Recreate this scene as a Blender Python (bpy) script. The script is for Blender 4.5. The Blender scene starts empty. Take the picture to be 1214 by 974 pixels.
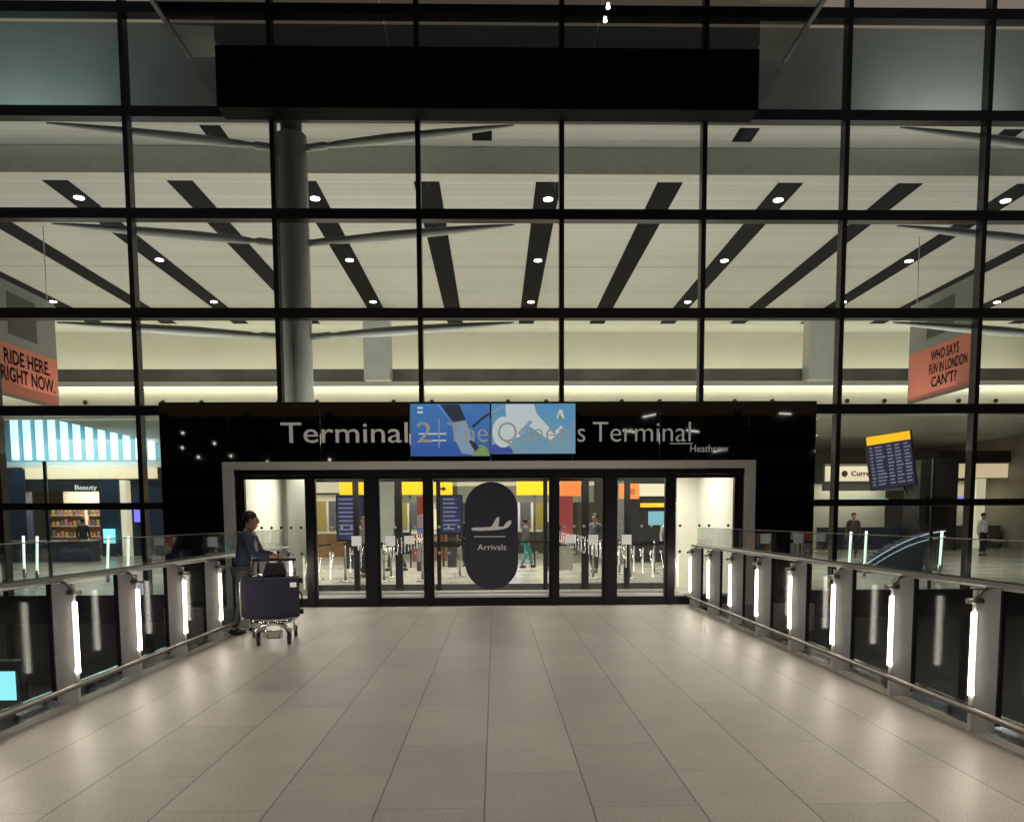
import bpy, bmesh, math, random
from mathutils import Vector, Matrix
random.seed(7)
R = math.radians
S = bpy.context.scene
C = S.collection

# ------------------------------------------------------------------ camera
EYE = Vector((0, 0, 1.6))
FPX, PW, PH = 920.0, 1214.0, 974.0
def cam_basis(yaw, pitch, roll):
    f = Vector((math.sin(R(yaw))*math.cos(R(pitch)), math.cos(R(yaw))*math.cos(R(pitch)), math.sin(R(pitch))))
    r = f.cross(Vector((0, 0, 1))).normalized(); u = r.cross(f)
    a = R(roll)
    return r*math.cos(a)-u*math.sin(a), r*math.sin(a)+u*math.cos(a), f
cr, cu, cf = cam_basis(1.2, -5.0, 0.3)
dn = Vector((0, 1, 0))
ppx = 587-FPX*dn.dot(cr)/dn.dot(cf); ppy = 615+FPX*dn.dot(cu)/dn.dot(cf)
cd = bpy.data.cameras.new('camera'); cam = bpy.data.objects.new('camera', cd); C.objects.link(cam)
m = Matrix((cr, cu, -cf)).transposed().to_4x4(); m.translation = EYE
cam.matrix_world = m
cd.sensor_width = 36; cd.lens = FPX/PW*36; cd.clip_end = 500; cd.clip_start = .05
cd.shift_x = (PW/2-ppx)/PW; cd.shift_y = (ppy-PH/2)/PW
S.camera = cam

# ------------------------------------------------------------------ world (dusk) and exposure
w = bpy.data.worlds.new('World'); S.world = w; w.use_nodes = True
wn = w.node_tree.nodes; wl = w.node_tree.links
sky = wn.new('ShaderNodeTexSky'); sky.sky_type = 'NISHITA'; sky.sun_disc = False
sky.sun_elevation = R(-1.5); sky.sun_rotation = R(0); sky.altitude = 50
bg = wn['Background']; bg.inputs['Strength'].default_value = 0.35
wl.new(sky.outputs[0], bg.inputs[0])
S.view_settings.view_transform = 'Standard'; S.view_settings.look = 'None'
S.view_settings.exposure = 0.0; S.view_settings.gamma = 1.0; S.view_settings.use_curve_mapping = False
S.render.engine = 'CYCLES'
S.cycles.max_bounces = 10; S.cycles.diffuse_bounces = 3; S.cycles.glossy_bounces = 4
S.cycles.transparent_max_bounces = 16; S.cycles.transmission_bounces = 4
S.cycles.caustics_reflective = False; S.cycles.caustics_refractive = False
S.cycles.sample_clamp_indirect = 3.0
S.cycles.use_denoising = True

X0 = -0.07          # centre line of the bridge
DY = 14.4           # door plane
FY = 16.2           # glass facade plane

# ------------------------------------------------------------------ materials
def mat(name, col=(.5, .5, .5), rough=.5, metal=0, emit=None, es=0, noise=0, nscale=8, spec=.5, coat=0, bump=0, bscale=200):
    m_ = bpy.data.materials.new(name); m_.use_nodes = True
    n = m_.node_tree.nodes; l = m_.node_tree.links; b = n['Principled BSDF']
    b.inputs['Base Color'].default_value = (*col, 1); b.inputs['Roughness'].default_value = rough
    b.inputs['Metallic'].default_value = metal; b.inputs['Specular IOR Level'].default_value = spec
    b.inputs['Coat Weight'].default_value = coat; b.inputs['Coat Roughness'].default_value = .02
    if emit: b.inputs['Emission Color'].default_value = (*emit, 1); b.inputs['Emission Strength'].default_value = es
    if noise:
        tc = n.new('ShaderNodeTexCoord'); nt = n.new('ShaderNodeTexNoise'); nt.inputs['Scale'].default_value = nscale
        nt.inputs['Detail'].default_value = 6
        l.new(tc.outputs['Object'], nt.inputs['Vector'])
        mr = n.new('ShaderNodeMapRange'); mr.inputs[1].default_value = .3; mr.inputs[2].default_value = .7
        mr.inputs[3].default_value = 1-noise; mr.inputs[4].default_value = 1+noise
        l.new(nt.outputs[0], mr.inputs[0])
        mx = n.new('ShaderNodeVectorMath'); mx.operation = 'SCALE'; mx.inputs[0].default_value = col
        l.new(mr.outputs[0], mx.inputs['Scale']); l.new(mx.outputs[0], b.inputs['Base Color'])
        mr2 = n.new('ShaderNodeMapRange'); mr2.inputs[1].default_value = .3; mr2.inputs[2].default_value = .7
        mr2.inputs[3].default_value = max(0, rough-.08); mr2.inputs[4].default_value = min(1, rough+.08)
        l.new(nt.outputs[0], mr2.inputs[0]); l.new(mr2.outputs[0], b.inputs['Roughness'])
    if bump:
        tc = n.new('ShaderNodeTexCoord'); nt = n.new('ShaderNodeTexNoise'); nt.inputs['Scale'].default_value = bscale
        l.new(tc.outputs['Object'], nt.inputs['Vector'])
        bp = n.new('ShaderNodeBump'); bp.inputs['Strength'].default_value = bump; bp.inputs['Distance'].default_value = .002
        l.new(nt.outputs[0], bp.inputs['Height']); l.new(bp.outputs[0], b.inputs['Normal'])
    return m_
def glass(name, tint=(.86, .93, .88), refl=1.6, rough=.0):
    m_ = bpy.data.materials.new(name); m_.use_nodes = True
    n = m_.node_tree.nodes; l = m_.node_tree.links
    n.remove(n['Principled BSDF']); out = n['Material Output']
    t = n.new('ShaderNodeBsdfTransparent'); t.inputs[0].default_value = (*tint, 1)
    g = n.new('ShaderNodeBsdfGlossy'); g.inputs['Roughness'].default_value = rough
    # Schlick reflectance from the facing angle: the same from either side of the pane
    lw_ = n.new('ShaderNodeLayerWeight'); lw_.inputs['Blend'].default_value = .5
    pw = n.new('ShaderNodeMath'); pw.operation = 'POWER'; pw.inputs[1].default_value = 5.0
    ma = n.new('ShaderNodeMath'); ma.operation = 'MULTIPLY_ADD'; ma.inputs[1].default_value = .955; ma.inputs[2].default_value = .045
    ml = n.new('ShaderNodeMath'); ml.operation = 'MULTIPLY'; ml.use_clamp = True; ml.inputs[1].default_value = refl
    mx = n.new('ShaderNodeMixShader')
    l.new(lw_.outputs['Facing'], pw.inputs[0]); l.new(pw.outputs[0], ma.inputs[0]); l.new(ma.outputs[0], ml.inputs[0])
    l.new(ml.outputs[0], mx.inputs[0]); l.new(t.outputs[0], mx.inputs[1]); l.new(g.outputs[0], mx.inputs[2])
    l.new(mx.outputs[0], out.inputs[0])
    return m_
M = {}
M['facade_glass'] = glass('facade_glass', (.86, .895, .865), 1.9)
M['door_glass'] = glass('door_glass', (.90, .92, .90), 1.2)
M['panel_glass'] = glass('panel_glass', (.88, .91, .90), .35, .10)
M['rail_glass'] = glass('rail_glass', (.92, .95, .94), 1.0)
M['mullion'] = mat('mullion_dark', (.006, .006, .007), .35)
M['black_gloss'] = mat('black_gloss_panel', (.003, .003, .004), .025, coat=.5)
M['black_canopy'] = mat('canopy_black', (.004, .004, .004), .75, spec=.15)
M['soffit'] = glass('canopy_tinted_glass', (.36, .36, .36), 1.6)
M['bulkhead'] = mat('bulkhead_grey', (.42, .45, .42), .6, noise=.12, nscale=.4)
M['door_frame'] = mat('door_frame_black', (.006, .006, .007), .4, spec=.3)
M['surround'] = mat('grey_surround', (.66, .66, .63), .4, metal=.0, noise=.05)
M['fin'] = mat('post_grey_metal', (.66, .66, .66), .5, metal=.1, noise=.08, nscale=5)
M['steel'] = mat('brushed_steel', (.42, .41, .39), .36, metal=1, noise=.06, nscale=30)
M['dull_steel'] = mat('dull_steel', (.17, .155, .135), .5, metal=.6, noise=.15, nscale=12)
M['chrome'] = mat('chrome', (.7, .69, .66), .12, metal=1)
M['gutter'] = mat('gutter_steel', (.42, .44, .47), .12, metal=1, noise=.1)
M['led'] = mat('led_tube', (1, 1, 1), .4, emit=(1.0, .92, .78), es=12)
M['downlight'] = mat('downlight_lens', (1, 1, 1), .4, emit=(1, .96, .88), es=14)
M['white_panel'] = mat('white_wall_panel', (.78, .77, .68), .45, noise=.03)
M['column'] = mat('column_grey_paint', (.50, .53, .49), .4, noise=.06, nscale=2)
M['dark'] = mat('dark_grey', (.03, .03, .032), .5, noise=.2)
M['black'] = mat('black_matt', (.008, .008, .008), .6)
M['midgrey'] = mat('mid_grey', (.16, .165, .155), .5, noise=.1)
M['lightgrey'] = mat('light_grey', (.58, .58, .52), .5, noise=.06)
M['cream'] = mat('cream_wall', (.70, .68, .58), .55, noise=.04, nscale=.6)
M['slot'] = mat('ceiling_slot_dark', (.012, .012, .011), .9, spec=.1, noise=.3, nscale=2)
M['navy'] = mat('navy_wall', (.035, .05, .085), .4, noise=.15)
M['cove'] = mat('cove_light', (1, 1, 1), .5, emit=(1, .95, .62), es=4.0)
M['lettering'] = mat('silver_letters', (.74, .74, .72), .45, emit=(1, 1, .97), es=.08)  # faint glow added so the unlit letters read whiter
M['yellow'] = mat('yellow_sign', (.8, .45, .02), .4, emit=(1, .55, .02), es=.9)
M['orange'] = mat('orange_sign', (.8, .2, .05), .4, emit=(1, .28, .08), es=.8)
M['banner'] = mat('orange_banner', (.46, .13, .085), .6, noise=.06, nscale=1.5)
M['ink'] = mat('banner_ink', (.10, .035, .03), .6)
M['white'] = mat('white_paint', (.8, .8, .78), .45)
M['paper'] = mat('white_notice', (.8, .8, .76), .6, emit=(1, 1, .95), es=.25)
M['decal'] = mat('navy_vinyl', (.055, .058, .082), .2)
M['teal_lit'] = mat('teal_screen', (.1, .4, .45), .4, emit=(.25, .8, .85), es=.9)
M['purple_lit'] = mat('purple_light', (.1, .1, .5), .4, emit=(.25, .2, 1.0), es=1.2)
M['warm_lit'] = mat('warm_lit_fascia', (.7, .6, .4), .5, emit=(1, .78, .5), es=.62)
M['cream_lit'] = mat('cream_lit_fascia', (.7, .65, .5), .5, emit=(1, .88, .62), es=.55)
M['fin_light'] = mat('cool_light_fin', (.8, .9, .9), .4, emit=(.50, .88, 1.0), es=1.5)
M['cyan_screen'] = mat('cyan_display', (.1, .3, .35), .3, emit=(.30, .85, .92), es=1.3)
M['wood'] = mat('wood_shelf', (.36, .19, .09), .5, noise=.2, nscale=3)
M['skin'] = mat('skin', (.42, .22, .15), .5)
M['hair'] = mat('hair_black', (.012, .010, .009), .5)
M['jacket'] = mat('navy_jacket', (.028, .048, .085), .75, bump=.3)
M['trousers'] = mat('grey_trousers', (.05, .055, .062), .8, bump=.3)
M['shirt'] = mat('pale_shirt', (.62, .50, .54), .8, bump=.2)
M['shoe'] = mat('black_shoe', (.01, .01, .01), .35)
M['suitcase'] = mat('navy_suitcase', (.022, .022, .055), .5, noise=.1, nscale=20, bump=.2)
M['bag'] = mat('black_bag', (.01, .01, .012), .7, bump=.4)
M['post_light'] = mat('post_light', (1, 1, 1), .4, emit=(.85, 1, .93), es=1.3)
M['pale_arm'] = mat('pale_arm_paint', (.62, .63, .59), .5, noise=.05)
M['band'] = mat('balustrade_grey', (.13, .125, .115), .4, noise=.3, nscale=.8)
M['upper_glow'] = mat('upper_ceiling_glow', (.4, .35, .3), .5, emit=(1, .8, .62), es=.22, noise=.5, nscale=1)
M['dim_line'] = mat('reflected_arc_glow', (.5, .6, .65), .4, emit=(.5, .8, .95), es=.32)
M['rubber'] = mat('rubber', (.03, .03, .03), .7)
M['asphalt'] = mat('asphalt', (.05, .05, .05), .85, noise=.25, nscale=2)
M['inner_wall'] = mat('hall_wall', (.30, .29, .24), .6, noise=.08, nscale=.5)

def floor_mat(name, base, gap, seam_x, tile=(.6, 1.2), rough=.34, seams=.3, cross=.75):
    m_ = bpy.data.materials.new(name); m_.use_nodes = True
    n = m_.node_tree.nodes; l = m_.node_tree.links; b = n['Principled BSDF']
    geo = n.new('ShaderNodeNewGeometry'); sp = n.new('ShaderNodeSeparateXYZ'); l.new(geo.outputs['Position'], sp.inputs[0])
    def mth(op, a, b_=None, c=None):
        x = n.new('ShaderNodeMath'); x.operation = op
        for i, v in enumerate((a, b_, c)):
            if v is None: continue
            if isinstance(v, (int, float)): x.inputs[i].default_value = v
            else: l.new(v, x.inputs[i])
        return x.outputs[0]
    u = mth('DIVIDE', mth('SUBTRACT', sp.outputs[0], seam_x), tile[0]); col = mth('FLOOR', u)
    fu = mth('SUBTRACT', u, col)
    du = mth('MULTIPLY', mth('MINIMUM', fu, mth('SUBTRACT', 1.0, fu)), tile[0])
    wn_ = n.new('ShaderNodeTexWhiteNoise'); wn_.noise_dimensions = '1D'; l.new(col, wn_.inputs['W'])
    v = mth('ADD', mth('DIVIDE', sp.outputs[1], tile[1]), mth('MULTIPLY', mth('MODULO', mth('ABSOLUTE', col), 2.0), .5))
    row = mth('FLOOR', v); fv = mth('SUBTRACT', v, row)
    dv = mth('MULTIPLY', mth('MINIMUM', fv, mth('SUBTRACT', 1.0, fv)), tile[1])
    def line(d, wdt):
        q = n.new('ShaderNodeMapRange'); q.interpolation_type = 'SMOOTHSTEP'
        q.inputs[1].default_value = wdt*.5; q.inputs[2].default_value = wdt; q.inputs[3].default_value = 1; q.inputs[4].default_value = 0
        l.new(d, q.inputs[0]); return q.outputs[0]
    lu = line(du, gap); lv = line(dv, gap*.7)
    cx = n.new('ShaderNodeCombineXYZ'); l.new(col, cx.inputs[0]); l.new(row, cx.inputs[1])
    wt = n.new('ShaderNodeTexWhiteNoise'); wt.noise_dimensions = '3D'; l.new(cx.outputs[0], wt.inputs['Vector'])
    tone = mth('ADD', .91, mth('MULTIPLY', wt.outputs['Value'], .18))
    sc = n.new('ShaderNodeTexNoise'); sc.inputs['Scale'].default_value = 95; sc.inputs['Detail'].default_value = 5; sc.inputs['Roughness'].default_value = .75
    l.new(geo.outputs['Position'], sc.inputs['Vector'])
    big = n.new('ShaderNodeTexNoise'); big.inputs['Scale'].default_value = 1.1; big.inputs['Detail'].default_value = 8; big.inputs['Roughness'].default_value = .7
    l.new(geo.outputs['Position'], big.inputs['Vector'])
    st = n.new('ShaderNodeMapping'); st.inputs['Scale'].default_value = (60, 4, 1); l.new(geo.outputs['Position'], st.inputs[0])
    sn = n.new('ShaderNodeTexNoise'); sn.inputs['Scale'].default_value = 1; sn.inputs['Detail'].default_value = 4; l.new(st.outputs[0], sn.inputs['Vector'])
    t2 = mth('MULTIPLY', tone, mth('SUBTRACT', mth('MULTIPLY', sc.outputs[0], 2.6), .3))
    t2 = mth('MULTIPLY', t2, mth('ADD', .65, mth('MULTIPLY', big.outputs[0], .7)))
    t2 = mth('MULTIPLY', t2, mth('ADD', .94, mth('MULTIPLY', sn.outputs[0], .12)))
    t2 = mth('MULTIPLY', t2, mth('SUBTRACT', 1.0, mth('MULTIPLY', lu, 1-seams)))
    t2 = mth('MULTIPLY', t2, mth('SUBTRACT', 1.0, mth('MULTIPLY', lv, 1-cross)))
    vm = n.new('ShaderNodeVectorMath'); vm.operation = 'SCALE'; vm.inputs[0].default_value = base; l.new(t2, vm.inputs['Scale'])
    l.new(vm.outputs[0], b.inputs['Base Color'])
    rr = mth('ADD', rough-.10, mth('MULTIPLY', big.outputs[0], .2)); l.new(rr, b.inputs['Roughness'])
    bp = n.new('ShaderNodeBump'); bp.inputs['Strength'].default_value = .25; bp.inputs['Distance'].default_value = .002
    l.new(mth('SUBTRACT', sc.outputs[0], mth('MULTIPLY', lu, 1.0)), bp.inputs['Height']); l.new(bp.outputs[0], b.inputs['Normal'])
    return m_
M['floor'] = floor_mat('bridge_floor_tiles', (.405, .378, .34), .006, -.07, rough=.43, cross=.5)
M['hall_floor'] = floor_mat('hall_floor_tiles', (.40, .38, .33), .006, -.07, rough=.22, seams=.6, cross=.8)
def ceiling_mat():
    m_ = mat('ceiling_planks', (.62, .61, .56), .5); n = m_.node_tree.nodes; l = m_.node_tree.links; b = n['Principled BSDF']
    geo = n.new('ShaderNodeNewGeometry'); sp = n.new('ShaderNodeSeparateXYZ'); l.new(geo.outputs['Position'], sp.inputs[0])
    a = n.new('ShaderNodeMath'); a.operation = 'MULTIPLY'; a.inputs[1].default_value = 3.3; l.new(sp.outputs[1], a.inputs[0])
    f = n.new('ShaderNodeMath'); f.operation = 'FRACT'; l.new(a.outputs[0], f.inputs[0])
    g = n.new('ShaderNodeMapRange'); g.inputs[1].default_value = 0; g.inputs[2].default_value = .12; g.inputs[3].default_value = .7; g.inputs[4].default_value = 1
    l.new(f.outputs[0], g.inputs[0])
    nt = n.new('ShaderNodeTexNoise'); nt.inputs['Scale'].default_value = .35; l.new(geo.outputs['Position'], nt.inputs['Vector'])
    r = n.new('ShaderNodeMapRange'); r.inputs[3].default_value = .88; r.inputs[4].default_value = 1.12; l.new(nt.outputs[0], r.inputs[0])
    fl = n.new('ShaderNodeMath'); fl.operation = 'FLOOR'; l.new(a.outputs[0], fl.inputs[0])
    w1 = n.new('ShaderNodeTexWhiteNoise'); w1.noise_dimensions = '1D'; l.new(fl.outputs[0], w1.inputs['W'])
    r2 = n.new('ShaderNodeMapRange'); r2.inputs[3].default_value = .93; r2.inputs[4].default_value = 1.04; l.new(w1.outputs['Value'], r2.inputs[0])
    k = n.new('ShaderNodeMath'); k.operation = 'MULTIPLY'; l.new(g.outputs[0], k.inputs[0]); l.new(r.outputs[0], k.inputs[1])
    k2 = n.new('ShaderNodeMath'); k2.operation = 'MULTIPLY'; l.new(k.outputs[0], k2.inputs[0]); l.new(r2.outputs[0], k2.inputs[1])
    vm = n.new('ShaderNodeVectorMath'); vm.operation = 'SCALE'; vm.inputs[0].default_value = (.62, .61, .56); l.new(k2.outputs[0], vm.inputs['Scale'])
    l.new(vm.outputs[0], b.inputs['Base Color'])
    return m_
M['ceiling'] = ceiling_mat()

# ------------------------------------------------------------------ mesh helpers
class MB:
    def __init__(s): s.bm = bmesh.new()
    def box(s, x0, x1, y0, y1, z0, z1, bev=0, mx=None):
        r = bmesh.ops.create_cube(s.bm, size=1)
        vs = r['verts']
        bmesh.ops.scale(s.bm, vec=(abs(x1-x0), abs(y1-y0), abs(z1-z0)), verts=vs)
        bmesh.ops.translate(s.bm, vec=((x0+x1)/2, (y0+y1)/2, (z0+z1)/2), verts=vs)
        if bev:
            es = list({e for v in vs for e in v.link_edges})
            rr = bmesh.ops.bevel(s.bm, geom=es, offset=bev, segments=3, profile=.6, affect='EDGES')
            vs = list({v for f in rr['faces'] for v in f.verts} | {v for v in vs if v.is_valid})
        if mx is not None: bmesh.ops.transform(s.bm, matrix=mx, verts=vs)
        return s
    def tube(s, pts, r, seg=10, r2=None, caps=True):
        pts = [Vector(p) for p in pts]; rings = []
        n = len(pts)
        for i, p in enumerate(pts):
            d = (pts[min(i+1, n-1)]-pts[max(i-1, 0)]).normalized()
            a = Vector((0, 0, 1)) if abs(d.z) < .95 else Vector((1, 0, 0))
            u = d.cross(a).normalized(); v = u.cross(d)
            rad = (r[i] if isinstance(r, (list, tuple)) else r)
            rings.append([s.bm.verts.new(p+(u*math.cos(2*math.pi*k/seg)+v*math.sin(2*math.pi*k/seg))*rad) for k in range(seg)])
        for a, b in zip(rings, rings[1:]):
            for k in range(seg):
                f = s.bm.faces.new((a[k], a[(k+1) % seg], b[(k+1) % seg], b[k])); f.smooth = True
        if caps: s.bm.faces.new(rings[0]); s.bm.faces.new(list(reversed(rings[-1])))
        return s
    def ball(s, c, r, sx=1, sy=1, sz=1, seg=12):
        q = bmesh.ops.create_uvsphere(s.bm, u_segments=seg, v_segments=max(6, seg//2+2), radius=r)['verts']
        bmesh.ops.scale(s.bm, vec=(sx, sy, sz), verts=q); bmesh.ops.translate(s.bm, vec=c, verts=q)
        for v in q:
            for f in v.link_faces: f.smooth = True
        return s
    def poly(s, pts, y, th=.01):           # xz outline extruded along +y, front face at y
        f = [s.bm.verts.new((x, y, z)) for x, z in pts]; b = [s.bm.verts.new((x, y+th, z)) for x, z in pts]
        s.bm.faces.new(f); s.bm.faces.new(list(reversed(b)))
        n = len(f)
        for i in range(n): s.bm.faces.new((f[i], b[i], b[(i+1) % n], f[(i+1) % n]))
        return s
    def build(s, name, m_, parent=None):
        bmesh.ops.recalc_face_normals(s.bm, faces=s.bm.faces)
        me = bpy.data.meshes.new(name); s.bm.to_mesh(me); s.bm.free(); me.materials.append(m_)
        o = bpy.data.objects.new(name, me); C.objects.link(o)
        if parent is not None: adopt(o, parent)
        return o
WPOS = {}
def adopt(o, parent):
    """meshes are built in world coordinates: shift them into the parent's frame"""
    o.parent = parent
    off = Vector((0, 0, 0)); p = parent
    off = WPOS.get(parent.name, Vector((0, 0, 0)))
    if off.length: o.data.transform(Matrix.Translation(-off))
    WPOS[o.name] = off
def tag(o, label=None, cat=None, group=None, kind=None):
    if label: o['label'] = label
    if cat: o['category'] = cat
    if group: o['group'] = group
    if kind: o['kind'] = kind
    return o
def thing(name, label, cat, loc=(0, 0, 0), group=None, kind=None):
    o = bpy.data.objects.new(name, None); C.objects.link(o); o.location = loc; o.empty_display_size = .2
    WPOS[o.name] = Vector(loc)
    return tag(o, label, cat, group, kind)
def B(name, m_, parent, *b, bev=0): return MB().box(*b, bev=bev).build(name, m_, parent)
def copy_tree(o, parent=None):
    c = o.copy(); C.objects.link(c)
    if parent is not None: c.parent = parent
    WPOS[c.name] = WPOS.get(o.name, Vector((0, 0, 0)))
    for ch in list(o.children): copy_tree(ch, c)
    return c
def text(name, s, x0, x1, y, z, cap, m_, parent=None, off=0, ext=.01, space=1.0, face='front', align='L'):
    """lettering facing -Y, baseline at z, spanning x0..x1; face 'x+'/'x-' are handled by the caller"""
    cu_ = bpy.data.curves.new(name, 'FONT'); cu_.body = s; cu_.extrude = ext; cu_.offset = off; cu_.resolution_u = 3
    cu_.space_character = space; cu_.size = 1
    t = bpy.data.objects.new(name, cu_); C.objects.link(t)
    bpy.context.view_layer.update()
    me = bpy.data.meshes.new_from_object(t.evaluated_get(bpy.context.evaluated_depsgraph_get()))
    bpy.data.objects.remove(t); bpy.data.curves.remove(cu_)
    xs = [v.co.x for v in me.vertices]; ys = [v.co.y for v in me.vertices]
    sx = (x1-x0)/(max(xs)-min(xs)); sz = cap/.73
    for v in me.vertices:
        v.co = Vector((x0+(v.co.x-min(xs))*sx, y-v.co.z, z+v.co.y*sz))
    me.materials.append(m_); me.name = name
    o = bpy.data.objects.new(name, me); C.objects.link(o)
    if parent is not None: adopt(o, parent)
    return o
def area(name, loc, sx, sy, power, col, rot=(0, 0, 0), spread=180):
    ld = bpy.data.lights.new(name, 'AREA'); ld.shape = 'RECTANGLE'; ld.size = sx; ld.size_y = sy; ld.energy = power; ld.color = col
    ld.spread = R(spread)
    o = bpy.data.objects.new(name, ld); C.objects.link(o); o.location = loc; o.rotation_euler = rot
    return o
UP = (math.pi, 0, 0)

# ------------------------------------------------------------------ vestibule and shop hall lamps, plus added fill lights
for i, x in enumerate((-20, -12, -4, 4, 12, 20)):
    area('hall_ceiling_fill', (x, 21.5, 5.0), 5, 2.5, 46, (1, .975, .92), UP)  # unseen floating fill, added to brighten the ceiling
    area('hall_ceiling_fill', (x, 27.5, 5.0), 5, 2.5, 58, (1, .975, .91), UP)
for x in (-3.2, 0, 3.2):
    area('vestibule_light', (X0+x, 16.0, 2.63), 2.2, 1.8, 105, (1, .95, .82))
for x in (-18, -8, 0, 8, 18):
    area('shop_hall_light', (x, 37, 5.35), 5, 5, 170, (1, .93, .78))
for x in (-6, 0, 6):
    area('concourse_fill', (x, 24, 9.3), 3, .4, 620, (1, .96, .86), spread=120)  # fill added to brighten the hall floor and its bounce
for x in (-14, -9.5, -6.6, -1.9, 2.0, 6.6, 9.5, 14):
    area('facade_fill', (x, 16.75, 2.9), 1.6, .2, 50, (1, .985, .93), (R(174), 0, 0))  # fill added behind the glass to lighten columns, arms and beam
    if abs(x) > 8: area('bulkhead_fill', (x*1.03, 16.62, 9.76), 2.8, .12, 26 if x > 5 else 22, (.95, 1, .95) if x > 5 else (.75, 1, 1), UP)  # unseen fill added to lighten the bulkhead
for x in (-18, -12, 12, 18):
    area('concourse_fill', (x, 24, 9.3), 3, .4, 210, (1, .96, .86), spread=120)  # more added fill for the sides of the hall
for x in (-11, 11):
    area('lower_level_fill', (x, 8, -.8), 1.5, 1.5, 420, (1, .82, .62))  # unseen fill added to lighten the cladding below the bridge

# ================================================================== SETTING
g = B('ground', M['asphalt'], None, -150, 150, -60, 160, -6.6, -6.5); tag(g, kind='structure')
g = MB().box(X0-3.72, X0+3.72, -18, 14.22, -.5, 0).build('bridge_floor', M['floor']); tag(g, kind='structure')
g = MB().box(X0-6.0, X0+6.0, 14.22, 16.1, -.5, -.003).build('threshold_floor', M['floor']); tag(g, kind='structure')
g = MB().box(-26, 26, 16.1, 58, -.5, -.001).build('hall_floor', M['hall_floor']); tag(g, kind='structure')
for s in (-1, 1):
    gt = MB()
    gt.box(X0+s*3.72, X0+s*3.98, -18, 14.2, -.3, -.03)
    gt.box(X0+s*3.98, X0+s*4.02, -18, 14.2, -.5, .05)
    tag(gt.build('edge_gutter', M['gutter']), kind='structure')

# ================================================================== TERMINAL BUILDING
tb = thing('terminal_building', 'glass fronted terminal building with black mullions and a lit cream hall ceiling inside', 'building', (0, FY, 0))
MX = [-1.485+2.863*k for k in range(-5, 7)]
TZ = [1.9+1.92*k for k in range(7)]
PL, PR = X0-6.02, X0+6.02      # portal side edges
for i, x in enumerate(MX):
    low = 3.72 if PL-.05 < x < PR+.05 else -6.4
    B('mullion', M['mullion'], tb, x-.048, x+.048, FY-.10, FY+.12, low, 13.5)
for z in TZ:
    if z < 3:
        B('transom', M['mullion'], tb, MX[0]-.06, PL-.01, FY-.12, FY+.10, z-.07, z+.07)
        B('transom', M['mullion'], tb, PR+.01, MX[-1]+.06, FY-.12, FY+.10, z-.07, z+.07)
    else:
        B('transom', M['mullion'], tb, MX[0]-.06, MX[-1]+.06, FY-.12, FY+.10, z-.10, z+.10)
B('transom', M['mullion'], tb, MX[0]-.06, PL-.01, FY-.12, FY+.10, -.5, .08)
B('transom', M['mullion'], tb, PR+.01, MX[-1]+.06, FY-.12, FY+.10, -.5, .08)
zs = [.08]+TZ
for i in range(len(MX)-1):
    for j in range(len(TZ)):
        x0, x1 = MX[i]+.048, MX[i+1]-.048
        z0 = zs[j]+(.10 if j > 1 else (.07 if j == 1 else 0)); z1 = TZ[j]-(.10 if j else .07)
        if j < 2:
            if x0 > PL and x1 < PR: continue
            if x0 < PL < x1: x1 = PL-.02
            if x0 < PR < x1: x0 = PR+.02
        mb = MB(); b = mb.bm
        f = b.faces.new([b.verts.new(p) for p in ((x0, FY, z0), (x1, FY, z0), (x1, FY, z1), (x0, FY, z1))])
        mb.build('window', M['facade_glass'], tb)
# lower level cladding below the hall floor
for i in range(len(MX)-1):
    B('lower_cladding_panel', M['midgrey'], tb, MX[i]+.06, MX[i+1]-.06, FY+.0, FY+.06, -6.4, -.52)
B('side_wall', M['midgrey'], tb, -26.2, MX[0]-.07, FY-.1, FY+.3, -6.4, 13.6)
B('side_wall', M['midgrey'], tb, MX[-1]+.07, 26.2, FY-.1, FY+.3, -6.4, 13.6)
B('side_wall', M['inner_wall'], tb, -26.2, -26, FY+.3, 58, -.5, 13.6)
B('side_wall', M['inner_wall'], tb, 26, 26.2, FY+.3, 58, -.5, 13.6)
B('roof', M['dark'], tb, -27, 27, FY-.3, 59, 13.6, 14.0)
B('rear_wall', M['inner_wall'], tb, -26, 26, 58, 58.2, -.5, 13.6)
# spandrel bulkhead behind the upper glass row, and the lit level above it
B('bulkhead', M['bulkhead'], tb, -26, 26, 17.40, 17.50, 10.05, 12.0)
B('upper_floor_slab', M['dark'], tb, -26, 26, 17.51, 22, 11.47, 11.62)
B('upper_ceiling', M['upper_glow'], tb, -26, 26, 16.4, 22, 13.45, 13.55)  # ceiling given its own glow in place of lamps on this level
# ceiling: short raised bay, beam, long main ceiling with slots
CZ = 9.47
B('ceiling', M['ceiling'], tb, -26, 26, 17.51, 18.6, 10.05, 10.15)
B('ceiling_beam', M['lightgrey'], tb, -26, 26, 18.5, 18.9, CZ-.02, 10.04)
B('ceiling', M['ceiling'], tb, -26, 26, 18.9, 34.0, CZ, CZ+.1)
slot_x = [-1.55+2.863*k for k in range(-8, 9)]
for i, x in enumerate(slot_x):
    k = i-8
    sl = B('ceiling_slot', M['slot'], tb, x-.30, x+.30, 18.92, 32.2, CZ-.012, CZ-.003)
    if k % 2 == 1:
        for y in (19.9, 24.45, 29.0):
            MB().tube([(x+.05, y, CZ-.03), (x+.05, y, CZ-.014)], .115, 16).build('downlight', M['downlight'], sl)
    if k % 2 == 0:
        B('ceiling_slot', M['slot'], tb, x*1.02+1.35-.22, x*1.02+1.35+.22, 17.6, 18.2, 10.035, 10.047)
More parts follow.
